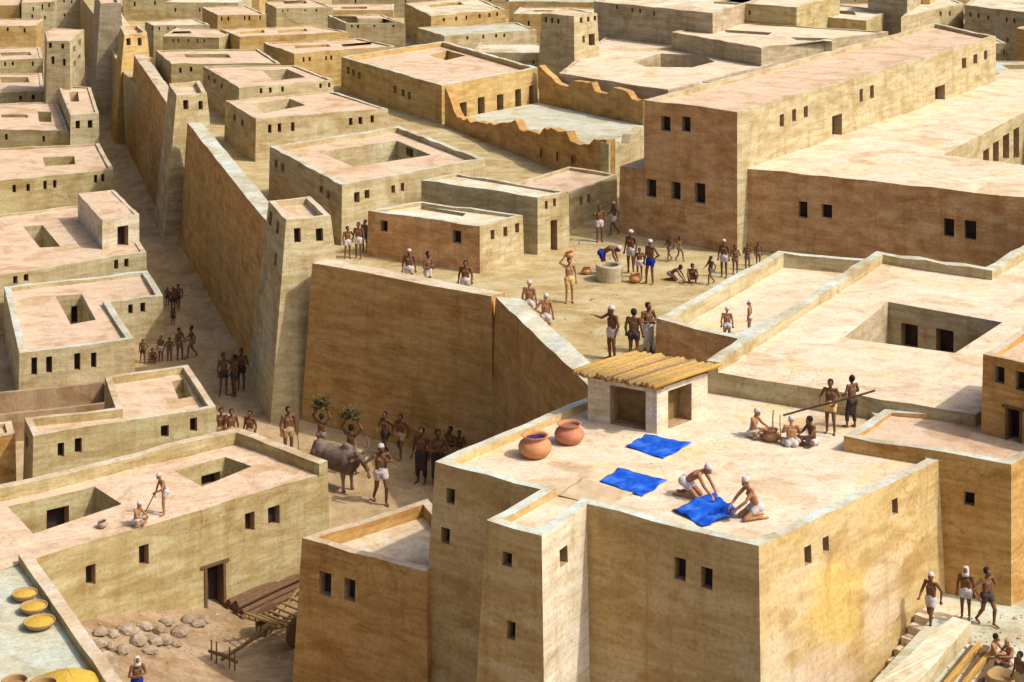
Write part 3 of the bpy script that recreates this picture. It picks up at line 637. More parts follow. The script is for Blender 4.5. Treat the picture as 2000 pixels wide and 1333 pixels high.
def remesh(bm, name, voxel, smooth, faces, mats):
    me = bpy.data.meshes.new(name); bm.to_mesh(me); bm.free()
    o = bpy.data.objects.new('tmp', me); COL.objects.link(o)
    r = o.modifiers.new('r', 'REMESH'); r.mode = 'VOXEL'; r.voxel_size = voxel; r.use_smooth_shade = True
    s = o.modifiers.new('s', 'SMOOTH'); s.factor = .5; s.iterations = smooth
    d = o.modifiers.new('d', 'DECIMATE'); d.ratio = 1.0
    dg = bpy.context.evaluated_depsgraph_get(); n = len(o.evaluated_get(dg).data.polygons)
    d.ratio = min(1.0, faces/max(1, 2*n)); dg.update()
    dg = bpy.context.evaluated_depsgraph_get()
    res = bpy.data.meshes.new_from_object(o.evaluated_get(dg)); res.name = name
    bpy.data.objects.remove(o); bpy.data.meshes.remove(me)
    res.materials.clear()
    for m in mats: res.materials.append(M[m])
    res.polygons.foreach_set('use_smooth', [True]*len(res.polygons)); res.update()
    return res
M['skin'] = flat('dark_brown_skin', (.15, .075, .04), .15, 9, .6)
M['skin2'] = flat('sunburnt_skin', (.34, .18, .09), .15, 9, .6)
M['feature'] = flat('eyes_and_lips', (.03, .015, .012), .1, 9, .5)
M['hair'] = flat('black_hair', (.02, .016, .015), .3, 30, .7)
M['linen'] = flat('white_linen', (.50, .46, .47), .15, 12); M['dull'] = flat('dull_brown_cloth', (.19, .14, .115), .2, 12)
M['ochrecloth'] = flat('ochre_cloth', (.60, .42, .16), .15, 12)
M['darkcloth'] = flat('dark_cloth', (.055, .04, .04), .2, 12)
M['bluecloth'] = flat('deep_blue_cloth', (.012, .03, .30), .25, 10)
M['tan'] = flat('tan_cloth', (.38, .26, .15), .15, 10)
V = Vector
def pose(**k):
    J = dict(pelvis=V((0, 0, .88)), chest=V((0, 0, 1.2)), neck=V((0, .01, 1.40)), head=V((0, -.025, 1.545)), pitch=0, yaw=0, curl=.5)
    for s, n in ((1, 'L'), (-1, 'R')):
        J.update({'hip'+n: V((.09*s, 0, .88)), 'kn'+n: V((.105*s, -.02, .48)), 'an'+n: V((.11*s, .02, .075)), 'toe'+n: V((.135*s, -.15, .025)),
                  'sh'+n: V((.18*s, .01, 1.355)), 'el'+n: V((.245*s, .04, 1.08)), 'wr'+n: V((.25*s, -.05, .85))})
    for a, b in k.items(): J[a] = V(b) if isinstance(b, tuple) else b
    return J
def lr(J, **k):
    for a, b in k.items():
        J[a+'L'] = V(b); J[a+'R'] = V((-b[0], b[1], b[2]))
    return J
POSES = {}
POSES['stand'] = pose()
POSES['hip'] = pose(elL=(.36, .07, 1.12), wrL=(.19, -.03, .97), knR=(-.13, -.07, .48), anR=(-.17, -.03, .075), toeR=(-.22, -.19, .025), yaw=.3)
POSES['folded'] = pose(elL=(.27, -.02, 1.09), wrL=(.03, -.21, 1.12), elR=(-.27, -.02, 1.07), wrR=(-.02, -.19, 1.06))
POSES['walk'] = pose(knL=(.1, -.2, .52), anL=(.1, -.22, .1), toeL=(.11, -.39, .05), knR=(-.1, .05, .47), anR=(-.1, .33, .13), toeR=(-.11, .21, .03), elL=(.26, .16, 1.12), wrL=(.25, .12, .88), elR=(-.26, -.08, 1.1), wrR=(-.22, -.28, .98))
POSES['carry'] = pose(elR=(-.37, -.04, 1.50), wrR=(-.19, -.03, 1.72), elL=(.25, .03, 1.08), knR=(-.11, -.05, .48), anR=(-.12, -.02, .075), anL=(.13, .06, .075))
POSES['raise'] = lr(pose(), el=(.37, -.02, 1.56), wr=(.21, -.05, 1.79), kn=(.13, -.03, .48), an=(.18, .02, .075), toe=(.22, -.14, .025))
POSES['bend'] = lr(pose(pelvis=(0, .05, .84), chest=(0, -.25, 1.05), neck=(0, -.43, 1.07), head=(0, -.56, 1.03), pitch=.9), sh=(.18, -.38, 1.03), el=(.2, -.43, .78), wr=(.12, -.52, .55), hip=(.09, .05, .84), kn=(.11, -.03, .46))
POSES['sit'] = lr(pose(pelvis=(0, 0, .12), chest=(0, -.05, .45), neck=(0, -.08, .63), head=(0, -.14, .765), pitch=.3), sh=(.18, -.06, .59), el=(.25, -.2, .37), wr=(.11, -.42, .33), hip=(.1, 0, .12), kn=(.34, -.27, .15), an=(-.05, -.33, .06), toe=(-.17, -.36, .05))
POSES['sit']['anL'] += V((0, -.07, .02)); POSES['sit']['toeL'] += V((0, -.07, .02))
POSES['kneel'] = lr(pose(pelvis=(0, .14, .36), chest=(0, -.14, .57), neck=(0, -.32, .68), head=(0, -.43, .74), pitch=.55), sh=(.18, -.27, .63), el=(.21, -.42, .38), wr=(.14, -.58, .16), hip=(.09, .14, .36), kn=(.13, -.18, .07), an=(.13, .26, .06), toe=(.13, .42, .035))
POSES['kneelup'] = lr(pose(pelvis=(0, .15, .30), chest=(0, .02, .60), neck=(0, -.06, .79), head=(0, -.13, .925), pitch=.3), sh=(.18, -.04, .745), el=(.23, -.24, .52), wr=(.13, -.47, .33), hip=(.09, .15, .30), kn=(.15, -.2, .08), an=(.13, .24, .06), toe=(.13, .40, .035))
POSES['squat'] = lr(pose(pelvis=(0, .12, .23), chest=(0, -.02, .53), neck=(0, -.07, .70), head=(0, -.13, .84), pitch=.3), sh=(.18, -.06, .66), el=(.24, -.28, .45), wr=(.14, -.52, .25), hip=(.1, .12, .23), kn=(.2, -.26, .43), an=(.15, .03, .075), toe=(.18, -.13, .025))
POSES['pole'] = pose(elL=(.3, .02, 1.12), wrL=(.17, -.25, 1.0), elR=(-.3, -.03, 1.14), wrR=(-.26, -.3, 1.02), knL=(.12, -.1, .48), anL=(.14, -.08, .075), toeL=(.17, -.25, .025))
POSES['spear'] = pose(elL=(.33, .05, 1.14), wrL=(.17, -.17, 1.22), elR=(-.40, .05, 1.17), wrR=(-.36, -.08, .93), knL=(.1, -.19, .51), anL=(.1, -.15, .09), toeL=(.11, -.32, .045), knR=(-.1, .06, .47), anR=(-.1, .3, .12), toeR=(-.11, .17, .03))
POSES['wave'] = pose(elR=(-.36, -.1, 1.22), wrR=(-.36, -.33, 1.34), yaw=-.3)
POSES['dig'] = pose(chest=(0, -.1, 1.18), neck=(0, -.17, 1.36), head=(0, -.24, 1.49), pitch=.45, shL=(.18, -.13, 1.31), shR=(-.18, -.13, 1.31), elL=(.27, -.22, 1.05), wrL=(.08, -.42, .92), elR=(-.27, -.2, 1.03), wrR=(-.06, -.36, .80), knL=(.13, -.12, .48), anL=(.14, -.08, .075), toeL=(.17, -.25, .025))
def headrot(J): return Matrix.Rotation(J['yaw'], 3, 'Z') @ Matrix.Rotation(J['pitch'], 3, 'X')
def body(name, J):
    bm = bmesh.new(); g = lambda a: J[a]
    pel, ch, nk, hd = g('pelvis'), g('chest'), g('neck'), g('head')
    side = (g('shL')-g('shR')).normalized(); up = (nk-pel).normalized(); fw = side.cross(up)*1.0
    fw = -fw if fw.dot(V((0, -1, 0))) < 0 and abs(fw.y) > .3 else fw
    for s, n in ((1, 'L'), (-1, 'R')):
        rings(bm, pel+side*s*.055+up*.02, ch+side*s*.075, .088, .092)
        rings(bm, ch+side*s*.075, nk+side*s*.05-up*.07, .092, .06)
        rings(bm, nk-up*.05, g('sh'+n), .052, .056)
        ball(bm, ch+side*s*.07+fw*.05+up*.03, (.07, .05, .06))
        hip, kn, an, toe = g('hip'+n), g('kn'+n), g('an'+n), g('toe'+n)
        ball(bm, hip-fw*.04-up*.02, (.09, .09, .09))
        rings(bm, hip, kn, .094, .06); rings(bm, kn, an, .057, .039)
        ax = (an-kn).normalized(); back = (hip-kn).normalized()+(an-kn).normalized(); back = back.normalized() if back.length > .15 else -fw
        rings(bm, kn+ax*.08+back*.018, kn+ax*.2+back*.014, .052, .043)
        rings(bm, an-V((0, 0, .02)), toe, .036, .026); rings(bm, an-V((0, 0, .035)), an-(toe-an).normalized()*.04-V((0, 0, .04)), .03, .028)
        sh, el, wr = g('sh'+n), g('el'+n), g('wr'+n)
        ball(bm, sh, (.062, .06, .062)); rings(bm, sh, el, .058, .043); rings(bm, el, el.lerp(wr, .35), .044, .042); rings(bm, el.lerp(wr, .35), wr, .042, .028)
        # hand: palm, four fingers of different length, thumb from the side of the palm
        d = (wr-el).normalized(); sd = d.cross(V((0, -1, 0))) if abs(d.y) < .9 else d.cross(V((0, 0, 1)))
        sd = sd.normalized()*(1 if n == 'L' else -1); pn = d.cross(sd).normalized()
        if pn.dot(V((0, 0, 0))-V((wr.x, 0, 0))) < 0 and abs(d.z) > .6: pn = -pn
        kk = wr+d*.085
        for i, (o, ln) in enumerate(((-.030, .068), (-.010, .08), (.010, .075), (.030, .058))):
            b = kk+sd*o; rings(bm, wr+sd*o*.5+d*.01, b, .015, .0125, 8)
            c1 = J['curl']; a1 = b+(d*math.cos(c1)+pn*math.sin(c1))*ln*.5; a2 = a1+(d*math.cos(c1*2)+pn*math.sin(c1*2))*ln*.5
            rings(bm, b, a1, .0105, .0098, 8); rings(bm, a1, a2, .0098, .0088, 8)
        t0 = wr+d*.03-sd*.022; t1 = t0+(d*.7-sd*.75+pn*.3).normalized()*.045; rings(bm, t0, t1, .014, .011, 8); rings(bm, t1, t1+(d*.95-sd*.2+pn*.3).normalized()*.035, .011, .0092, 8)
    ball(bm, pel, (.13, .1, .1)); rings(bm, pel, ch, .1, .105)
    R = headrot(J); h = lambda x, y, z: hd+R @ V((x, y, z))
    rings(bm, nk-up*.04, h(0, .015, -.05), .056, .05)
    ball(bm, h(0, .01, .02), (.077, .097, .1), R); ball(bm, h(0, -.03, -.055), (.056, .062, .062), R)
    rings(bm, h(0, -.088, .012), h(0, -.108, -.028), .011, .017, 8)
    rings(bm, h(-.04, -.078, .03), h(.04, -.078, .03), .016, .016, 8); rings(bm, h(-.018, -.09, -.062), h(.018, -.09, -.062), .011, .011, 8)
    for s in (1, -1): ball(bm, h(.078*s, .012, -.005), (.014, .022, .033), R); ball(bm, h(.044*s, -.06, -.02), (.022, .025, .02), R)
    me = remesh(bm, name, .0085, 3, 9000, ['skin', 'feature'])
    pts = [h(.03, -.09, .012), h(-.03, -.09, .012)]; m0, m1 = h(-.02, -.1, -.062), h(.02, -.1, -.062)
    for p in me.polygons:
        c = p.center
        if any((c-q_).length < .0145 for q_ in pts): p.material_index = 1
        else:
            t = max(0, min(1, (c-m0).dot(m1-m0)/(m1-m0).length_squared))
            if (c-m0.lerp(m1, t)).length < .009: p.material_index = 1
    return me
def garment(name, J, kind):
    bm = bmesh.new(); pel = J['pelvis']; up = (J['chest']-pel).normalized()
    ball(bm, pel+up*.015, (.165, .135, .105), None)
    sd_ = (J['shL']-J['shR']).normalized(); fw_ = sd_.cross(up); fw_ = -fw_ if fw_.y > 0 and abs(fw_.y) > .3 else fw_
    for n in 'LR': ball(bm, J['hip'+n]-fw_*.045-up*.02, (.115, .115, .12))
    rings(bm, pel+up*.02, pel+up*.075, .135, .125, 14)
    f = {'short': .36, 'long': .97, 'robe': 1}[kind if kind != 'robe' else 'long']
    for n in 'LR':
        e = J['hip'+n].lerp(J['kn'+n], f); rings(bm, J['hip'+n], e, .12, .098 if kind == 'short' else .08)
    if kind != 'short':
        a = (J['hipL']+J['hipR'])/2; b = (J['knL']+J['knR'])/2; rings(bm, a, a.lerp(b, .97), .11, .1)
        for n in 'LR': rings(bm, J['kn'+n], J['kn'+n].lerp(J['an'+n], .55), .082, .075)
    if kind == 'robe':
        for n in 'LR':
            s = (J['shL']-J['shR']).normalized()*(1 if n == 'L' else -1)
            rings(bm, pel+s*.06, J['chest']+s*.08, .11, .115); rings(bm, J['chest']+s*.08, J['neck']+s*.06-up*.06, .115, .075)
            rings(bm, J['sh'+n], J['sh'+n].lerp(J['el'+n], .5), .075, .065)
        rings(bm, pel, J['chest'], .12, .125)
    return remesh(bm, name, .016, 5, 1600, ['linen'])
def headgear(name, J, kind):
    R = headrot(J); hd = J['head']; mb = MB()
    if kind == 'hair': prof = [(0, .118), (.045, .112), (.072, .09), (.089, .05), (.092, .01), (.086, -.035), (.062, -.075), (0, -.085)]; c, tilt = V((0, .034, .022)), .35
    elif kind == 'cap': prof = [(0, .122), (.045, .115), (.073, .09), (.087, .055), (.09, .03), (.088, .012), (.07, .004), (0, .0)]; c, tilt = V((0, .012, .018)), .22
    elif kind == 'turban': prof = [(0, .128), (.05, .124), (.082, .105), (.102, .07), (.106, .045), (.1, .018), (.082, .002), (0, .0)]; c, tilt = V((0, .01, .018)), .2
    else: prof = [(0, .13), (.06, .12), (.09, .08), (.1, .02), (.104, -.06), (.112, -.14), (.1, -.2), (0, -.19)]; c, tilt = V((0, .05, .01)), .32
    T = Matrix.Rotation(-tilt, 3, 'X')
    mb.lathe(prof, 16, 0, sy=1.12)
    rnd = random.Random(3)
    mb.v = [hd+R @ (c+T @ (v*(1+rnd.uniform(-.02, .02)))) for v in mb.v]
    return mk(name, mb.v, mb.f, 'hair' if kind == 'hair' else 'linen', mb.m, smooth=True)
BODY, GAR, HEADG, VAR = {}, {}, {}, {}
def with_mat(me, m, slot=0):
    key = (me.name, m)
    if key not in VAR:
        c = me.copy(); c.materials[slot] = M[m]; VAR[key] = c
    return VAR[key]
def person(label, x, y, z, hpx, ps, yaw=0, hg='hair', hgm=None, cl='linen', kind='short', skin='skin', group=None, cat='person', hm=None):
    """feet at photo point (x, y) on level z; hpx = standing height the figure would have in photo pixels; yaw 0 faces the viewer"""
    J = POSES[ps]
    if ps not in BODY: BODY[ps] = body('person', J)
    if (ps, kind) not in GAR: GAR[ps, kind] = garment('loincloth', J, kind)
    if (ps, hg) not in HEADG: HEADG[ps, hg] = headgear('headwear', J, hg)
    p = x if isinstance(x, Vector) else P(x, y, z); s = (hm if hm else hpx*p.y/F)/1.66
    o = put('person', with_mat(BODY[ps], skin) if skin != 'skin' else BODY[ps]); o.location = p; wd = random.uniform(.95, 1.1); o.scale = (s*wd, s*wd, s)
    o.rotation_euler.z = math.radians(yaw)
    tag(o, label, 'person', group)
    put({'short': 'loincloth', 'long': 'skirt', 'robe': 'robe'}[kind], with_mat(GAR[ps, kind], cl), o)
    put({'hair': 'hair', 'cap': 'cap', 'turban': 'turban', 'veil': 'head_cloth'}[hg], with_mat(HEADG[ps, hg], hgm or ('hair' if hg == 'hair' else 'linen')), o)
    return o
def world(o, v):
    return o.location+Matrix.Rotation(o.rotation_euler.z, 3, 'Z') @ Vector(a_*b_ for a_, b_ in zip(v, o.scale))
def stick(name, label, cat, a, b, r=.018, mat='timber', r2=None):
    a, b = V(a), V(b); mb = MB(); L_ = b-a; u = L_.orthogonal().normalized()
    pts = [L_*t+u*math.sin(t*7)*.012 for t in (0, .2, .4, .6, .8, 1)]
    mb.tube(pts, [r+((r2 if r2 is not None else r)-r)*t for t in (0, .2, .4, .6, .8, 1)], 8)
    return tag(mb.build(name, mat, loc=a, smooth=False), label, cat)

# ---- main terrace
ZR = 6.36
person('kneeling man in a white cap bending over the held blue cloth', 1350, 970, ZR, 132, 'kneel', 62, 'cap', skin='skin2')
person('upright kneeling white-capped man at the near parapet holding the edge of the blue cloth', 1466, 1014, ZR, 132, 'kneelup', -72, 'cap', skin='skin2')
g1 = 'men sitting around the mortar'
person('sitting man left of the mortar, white cap, turned to the right', 1470, 852, ZR, 104, 'sit', 62, 'cap', skin='skin2', group=g1)
person('sitting man in front of the mortar with his bare back to the viewer', 1546, 872, ZR, 104, 'sit', 175, 'cap', skin='skin2', group=g1)
person('dark sitting man right of the mortar, bare-headed, turned to the left', 1588, 868, ZR, 102, 'sit', -70, 'hair', group=g1)
pa = person('standing black-haired man gripping a long pole on the bright roof', 1622, 846, ZR, 104, 'pole', -20, 'hair', cl='ochrecloth')
pb_ = person('standing man in a dark long skirt at the rear end of the long pole', 1664, 836, ZR, 102, 'pole', -150, 'hair', cl='darkcloth', kind='long')
m0 = P(1530, 838, ZR)+V((0, 0, .40)); m1 = world(pa, (-.05, -.27, .99)); m2 = m1+(m1-m0).normalized()*1.55
stick('long_pole', 'long wooden pole held slanting by two standing men', 'pole', m0, m2, .03)
def lathe_thing(name, label, cat, loc, prof, mat, inner=None, rim=None, n=28, group=None, content=None):
    mb = MB(); mb.lathe(prof, n)
    o = mb.build(name, mat, loc=loc, smooth=True); tag(o, label, cat, group)
    if content:
        r, z, m, nm, hump = content; cb = MB(); cb.lathe([(0.001, z+hump), (r*.5, z+hump*.75), (r*.85, z+hump*.25), (r, z)], n); cb.build(nm, m, o, smooth=True)
    return o
def clay(name, c): return flat(name, c, .16, 6, .7)
M['clay'] = clay('orange_terracotta', (.50, .23, .11)); M['clay2'] = clay('reddish_terracotta', (.46, .19, .11)); M['clay3'] = clay('brown_clay', (.30, .16, .08))
M['stonepot'] = clay('faded_clay', (.36, .27, .20)); M['dye'] = flat('dark_blue_dye', (.01, .015, .12), .1, 5, .12); M['shade'] = flat('brown_liquid', (.20, .12, .08), .2, 5, .4)
M['grain'] = flat('yellow_grain', (.48, .32, .055), .45, 38, .95); M['ochrewood2'] = wood('dull_boat_timber', (.34, .235, .09), (.17, .10, .04)); M['basket'] = flat('woven_reed', (.33, .22, .10), .35, 45, .9)
potp = [(0, 0), (.20, 0), (.36, .06), (.47, .2), (.49, .32), (.44, .44), (.33, .53), (.31, .57), (.35, .62), (.40, .64), (.385, .655), (.34, .635), (.295, .58), (.31, .5)]
def pot(label, x, y, z, wpx, mat, content, group=None, name='clay_jar'):
    p = P(x, y, z); s = wpx*p.y/F/.98
    return lathe_thing(name, label, 'jar', p, [(r*s, h*s) for r, h in potp], mat, content=(.3*s, .545*s, content, 'dye' if content == 'dye' else 'contents', .0) if content else None, group=group)
pot('orange clay jar filled with dark blue dye on the terrace corner', 1045, 893, ZR-.02, 66, 'clay', 'dye', 'round clay jars on the terrace')
pot('reddish clay jar without blue dye, nearer the hut', 1112, 866, ZR-.02, 59, 'clay2', 'shade', 'round clay jars on the terrace')
pot('tall brown mortar jar amid the sitting men', 1506, 862, ZR-.02, 36, 'clay3', 'shade', name='mortar')
stick('pestle', 'short pale stick upright in the mortar', 'pestle', P(1509, 858, ZR)+V((0, 0, .12)), P(1509, 858, ZR)+V((.02, 0, .86)), .022, 'ochrewood')
stick('stirring_stick', 'pale stick standing just right of the mortar', 'stick', P(1525, 868, ZR)+V((0, 0, .0)), P(1525, 868, ZR)+V((-.02, .02, .85)), .018, 'ochrewood')
# cloths lying on the roof: thin rumpled sheets
def cloth(name, label, pts, z, mat, cat='cloth', amp=.02, lift=None, n=34, group=None):
    q_ = [P(x, y, z) for x, y in pts]; o = sum(q_, V())/4; bm = bmesh.new(); rnd = random.Random(len(label)); ph = [rnd.uniform(0, 6) for _ in range(6)]
    vs = []
    for i in range(n+1):
        for j in range(n+1):
            u, v = i/n, j/n; e = 1+.03*math.sin(9*u+ph[0])*(abs(v-.5)*2)+.03*math.sin(11*v+ph[1])*(abs(u-.5)*2)
            p = (q_[0].lerp(q_[1], u)).lerp(q_[3].lerp(q_[2], u), v); p = o+(p-o)*e
            hgt = amp*(1+math.sin(8*u+5*v+ph[2])*.6+math.sin(-6*u+11*v+ph[3])*.5+math.sin(17*u+4*v+ph[4])*.35+math.sin(-9*u+23*v+ph[5])*.3+math.sin(31*u+14*v)*.15)
            if lift: hgt += lift(u, v)
            vs.append(V((p.x, p.y, z+.012+max(0, hgt)))-o)
    f = [(i*(n+1)+j, (i+1)*(n+1)+j, (i+1)*(n+1)+j+1, i*(n+1)+j+1) for i in range(n) for j in range(n)]
    me = mk(name, vs, f, mat, smooth=True); ob = put(name, me, loc=o); s = ob.modifiers.new('thick', 'SOLIDIFY'); s.thickness = .012
    return tag(ob, label, cat, group)
def dyed(name, c, d, l):
    m, nt, b = _mat(name); tc = N(nt, 'ShaderNodeTexCoord').outputs['Object']
    f = noise(nt, tc, 1.8, 4, .6, .8); nt.links.new(ramp(nt, f, [(.3, d), (.5, c), (.72, l)]), b.inputs['Base Color'])
    wv = noise(nt, tc, 60, 2, .5); bp = N(nt, 'ShaderNodeBump'); bp.inputs['Strength'].default_value = .3; bp.inputs['Distance'].default_value = .01
    nt.links.new(wv, bp.inputs['Height']); nt.links.new(bp.outputs['Normal'], b.inputs['Normal']); return m
M['blue'] = dyed('bright_blue_dyed_cloth', (.008, .085, .52), (.005, .04, .34), (.07, .20, .62))
M['matcloth'] = dyed('undyed_mat', (.50, .38, .24), (.43, .32, .19), (.52, .46, .33))
cloth('blue_cloth', 'blue cloth spread on the roof nearest the hut', [(1224, 874), (1296, 898), (1350, 868), (1262, 850)], ZR, 'blue', group='blue cloths drying on the roof')
cloth('blue_cloth', 'blue cloth spread on the roof beside the undyed mat', [(1173, 942), (1255, 972), (1303, 940), (1208, 917)], ZR, 'blue', group='blue cloths drying on the roof')
cloth('undyed_mat', 'undyed tan mat lying flat near the roof notch', [(1092, 970), (1178, 992), (1236, 966), (1138, 936)], ZR, 'matcloth', 'mat', .014)
cloth('blue_cloth', 'rumpled blue cloth held between the two kneeling men', [(1313, 998), (1372, 1030), (1448, 1012), (1398, 966)], ZR, 'blue', amp=.05, lift=lambda u, v: .16*max(0, u+v-1.35)+.55*max(0, u-.75)*max(0, v-.3), group='blue cloths drying on the roof')
# log-roofed hut
zh = 6.36
HC = [P(1148, 822, zh), P(1283, 848, zh), P(1382, 812, zh)]; HC.append(HC[0]+HC[2]-HC[1])
hut = empty('roof_hut', HC[1], 'small pale hut with a roof of yellow logs on the bright terrace', 'hut')
HT = 1.32
wb = MB(); ho = [V((p.x, p.y, zh)) for p in HC]
pls = [Panel(ho[i], ho[(i+1) % 4], [V((p.x, p.y, zh+HT)) for p in (ho[i], ho[(i+1) % 4])]) for i in range(4)]
po = place_openings(pls[:2], [(1226, 800, 68, 92), (1328, 800, 44, 84)], 'doorway', .5)
for p in pls: p.build(wb)
wb.build('wall', 'white', hut, HC[1])
for p, o_, k_ in po: opening(hut, HC[1], p, o_, k_, 'reveal', None, 'hutdark')
rb = MB(); ax = (HC[2]-HC[1]).normalized(); bx = (HC[0]-HC[1]).normalized(); Lb = (HC[0]-HC[1]).length; La = (HC[2]-HC[1]).length
rr = random.Random(5); nlog = 19
M['log_tan'] = wood('weathered_log', (.47, .33, .14), (.22, .13, .05)); M['log_brown'] = wood('brown_log', (.30, .18, .07), (.12, .07, .03))
for i in range(nlog):
    t = -.16+(Lb+.42)*i/(nlog-1); r = (Lb+.42)/(nlog-1)/2*rr.uniform(.86, 1.14)
    a_ = HC[1]+bx*t-ax*(.30+rr.uniform(-.14, .16)); e_ = HC[1]+bx*t+bx*rr.uniform(-.05, .05)+ax*(La+.3+rr.uniform(-.12, .12)); zz = zh+HT+r+.09
    lg = MB(); lg.tube([V((a_.x, a_.y, zz))-HC[1], V(((a_.x+e_.x)/2, (a_.y+e_.y)/2, zz+rr.uniform(0, .025)))-HC[1], V((e_.x, e_.y, zz))-HC[1]], [r, r*.97, r*.9], 9)
    lg.build('roof_log', rr.choice(['ochrewood', 'log_tan', 'log_tan', 'log_brown']), hut, smooth=True)
for f_ in (.06, .94):
    c_ = HC[1]+ax*La*f_; pm = MB(); pm.tube([V((*(c_-bx*.1).xy, zh+HT+.045))-HC[1], V((*(c_+bx*(Lb+.1)).xy, zh+HT+.045))-HC[1]], .045, 8); pm.build('roof_beam', 'timber', hut)

# ---- plaza
gp = 'people in the plaza'
ca = person('man balancing a red clay pot on his head, one arm raised, ochre loincloth', 1112, 592, PZ, 88, 'carry', 10, 'hair', cl='ochrecloth', skin='skin2')
pp = world(ca, (0, -.02, 1.665)); s_ = .62*ca.scale.z
lathe_thing('head_pot', 'red clay pot carried on the head of the man in ochre loincloth', 'jar', pp, [(r*s_*.6, h*s_*.62) for r, h in potp], 'clay')
person('man near the corner of the long reddish wall raising a hand to his face', 1171, 473, PZ, 72, 'wave', 15, 'hair', group=gp)
person('man in a white loincloth standing close against the hall corner', 1199, 460, PZ, 66, 'walk', -70, 'cap', group=gp)
wl = P(1190, 548, PZ); wr_ = 52*wl.y/F/2
wm = MB(); wm.lathe([(wr_*.98, 0), (wr_, .02), (wr_, .62), (wr_*.96, .66), (wr_*.72, .66), (wr_*.68, .62), (wr_*.68, -.3)], 28); wm.lathe([(0.001, .12), (wr_*.68, .12)], 28, 1)
tag(wm.build('well', ['grey', 'dark'], loc=wl), 'low round greyish well curb in the plaza', 'well')
person('person in a blue cloth bending over the round well', 1178, 537, PZ, 84, 'bend', 75, 'cap', cl='bluecloth', group=gp)
person('tall white-turbaned man in white loincloth beside the well', 1232, 534, PZ, 84, 'stand', -30, 'turban', group=gp)
person('white-turbaned man in a blue loincloth beside the basket', 1270, 555, PZ, 86, 'hip', -40, 'turban', cl='bluecloth', group=gp)
person('child standing between the two white-turbaned men', 1249, 543, PZ, 58, 'stand', 0, 'hair', group=gp)
pot('small red clay pot on the ground left of the well', 1145, 536, PZ, 20, 'clay', None)
pot('round reddish pot at the feet of the man in blue loincloth', 1241, 552, PZ, 26, 'clay', 'shade')
gc = 'dark figures along the long reddish wall'
for lb, x, y, h, ps, yw, hg in [
    ('left one of two dark children walking hand in hand by the reddish wall', 1307, 510, 48, 'walk', -50, 'hair'), ('right one of two dark children walking hand in hand by the reddish wall', 1328, 511, 48, 'walk', 40, 'hair'),
    ('figure crouching on all fours left of the sitting child in the plaza', 1314, 548, 60, 'kneel', 70, 'hair'), ('child sitting on the plaza ground between crawling and striding figures', 1352, 553, 66, 'squat', 0, 'hair'),
    ('striding figure with spread arms in the plaza', 1388, 556, 55, 'walk', -60, 'hair'), ('man with white loincloth leading the row at the reddish wall', 1414, 542, 74, 'stand', -20, 'cap'),
    ('second figure of the row waiting at the reddish wall', 1436, 536, 56, 'folded', 10, 'hair'), ('third figure of the row waiting at the reddish wall', 1460, 528, 52, 'folded', -10, 'hair'), ('last figure of the row waiting at the reddish wall', 1481, 520, 46, 'stand', 0, 'hair')]:
    person(lb, x, y, PZ, h, ps, yw, hg, cl='linen' if 'white' in lb else 'dull', group=gc)
person('man with raised hand in a white cap talking to two companions', 1195, 702, PZ, 104, 'wave', -55, 'cap')
person('man with thick black hair seen from behind, in the talking trio', 1238, 706, PZ, 102, 'stand', 160, 'hair', cl='darkcloth')
person('rear man of the talking trio next to the enclosure wall', 1266, 690, PZ, 98, 'folded', 30, 'hair', cl='linen', kind='long')
person('white-capped man seen from behind, left one in the roofless enclosure', 1420, 676, 6.02, 76, 'stand', 170, 'cap', skin='skin2')
person('white-capped man looking left, right one in the roofless enclosure', 1464, 656, 6.02, 68, 'stand', -110, 'cap', skin='skin2')
gw = 'people looking over the citadel wall'
person('white-capped man looking over the citadel wall, left of two black-haired people', 799, 567, PZ, 80, 'stand', 0, 'cap', group=gw)
person('black-haired person at the citadel wall between white cap and bastion corner', 836, 574, PZ, 82, 'folded', 50, 'hair', group=gw)
person('black-haired person nearest the bastion corner looking over the citadel wall', 909, 590, PZ, 80, 'stand', -10, 'hair', group=gw)
person('white-capped man seen from behind near the bastion corner of the slanting wall', 1034, 640, PZ, 92, 'stand', 165, 'cap', skin='skin2')
person('white-capped bare-backed man leaning by the slanting wall, nearer the hut', 1066, 668, PZ, 94, 'hip', 170, 'cap', skin='skin2')
g3 = 'three people standing by the courtyard house'
for lb, x, y, h, yw, cl in [('left of three people at the courtyard house, white loincloth', 679, 505, 62, 20, 'linen'), ('middle of three people at the courtyard house, tallest', 700, 505, 70, -10, 'linen'), ('right of three people at the courtyard house, half hidden by the reddish house', 713, 492, 62, -30, 'darkcloth')]:
    person(lb, x, y, PZ, h, 'stand' if x != 679 else 'hip', yw, 'hair', cl=cl, group=g3)

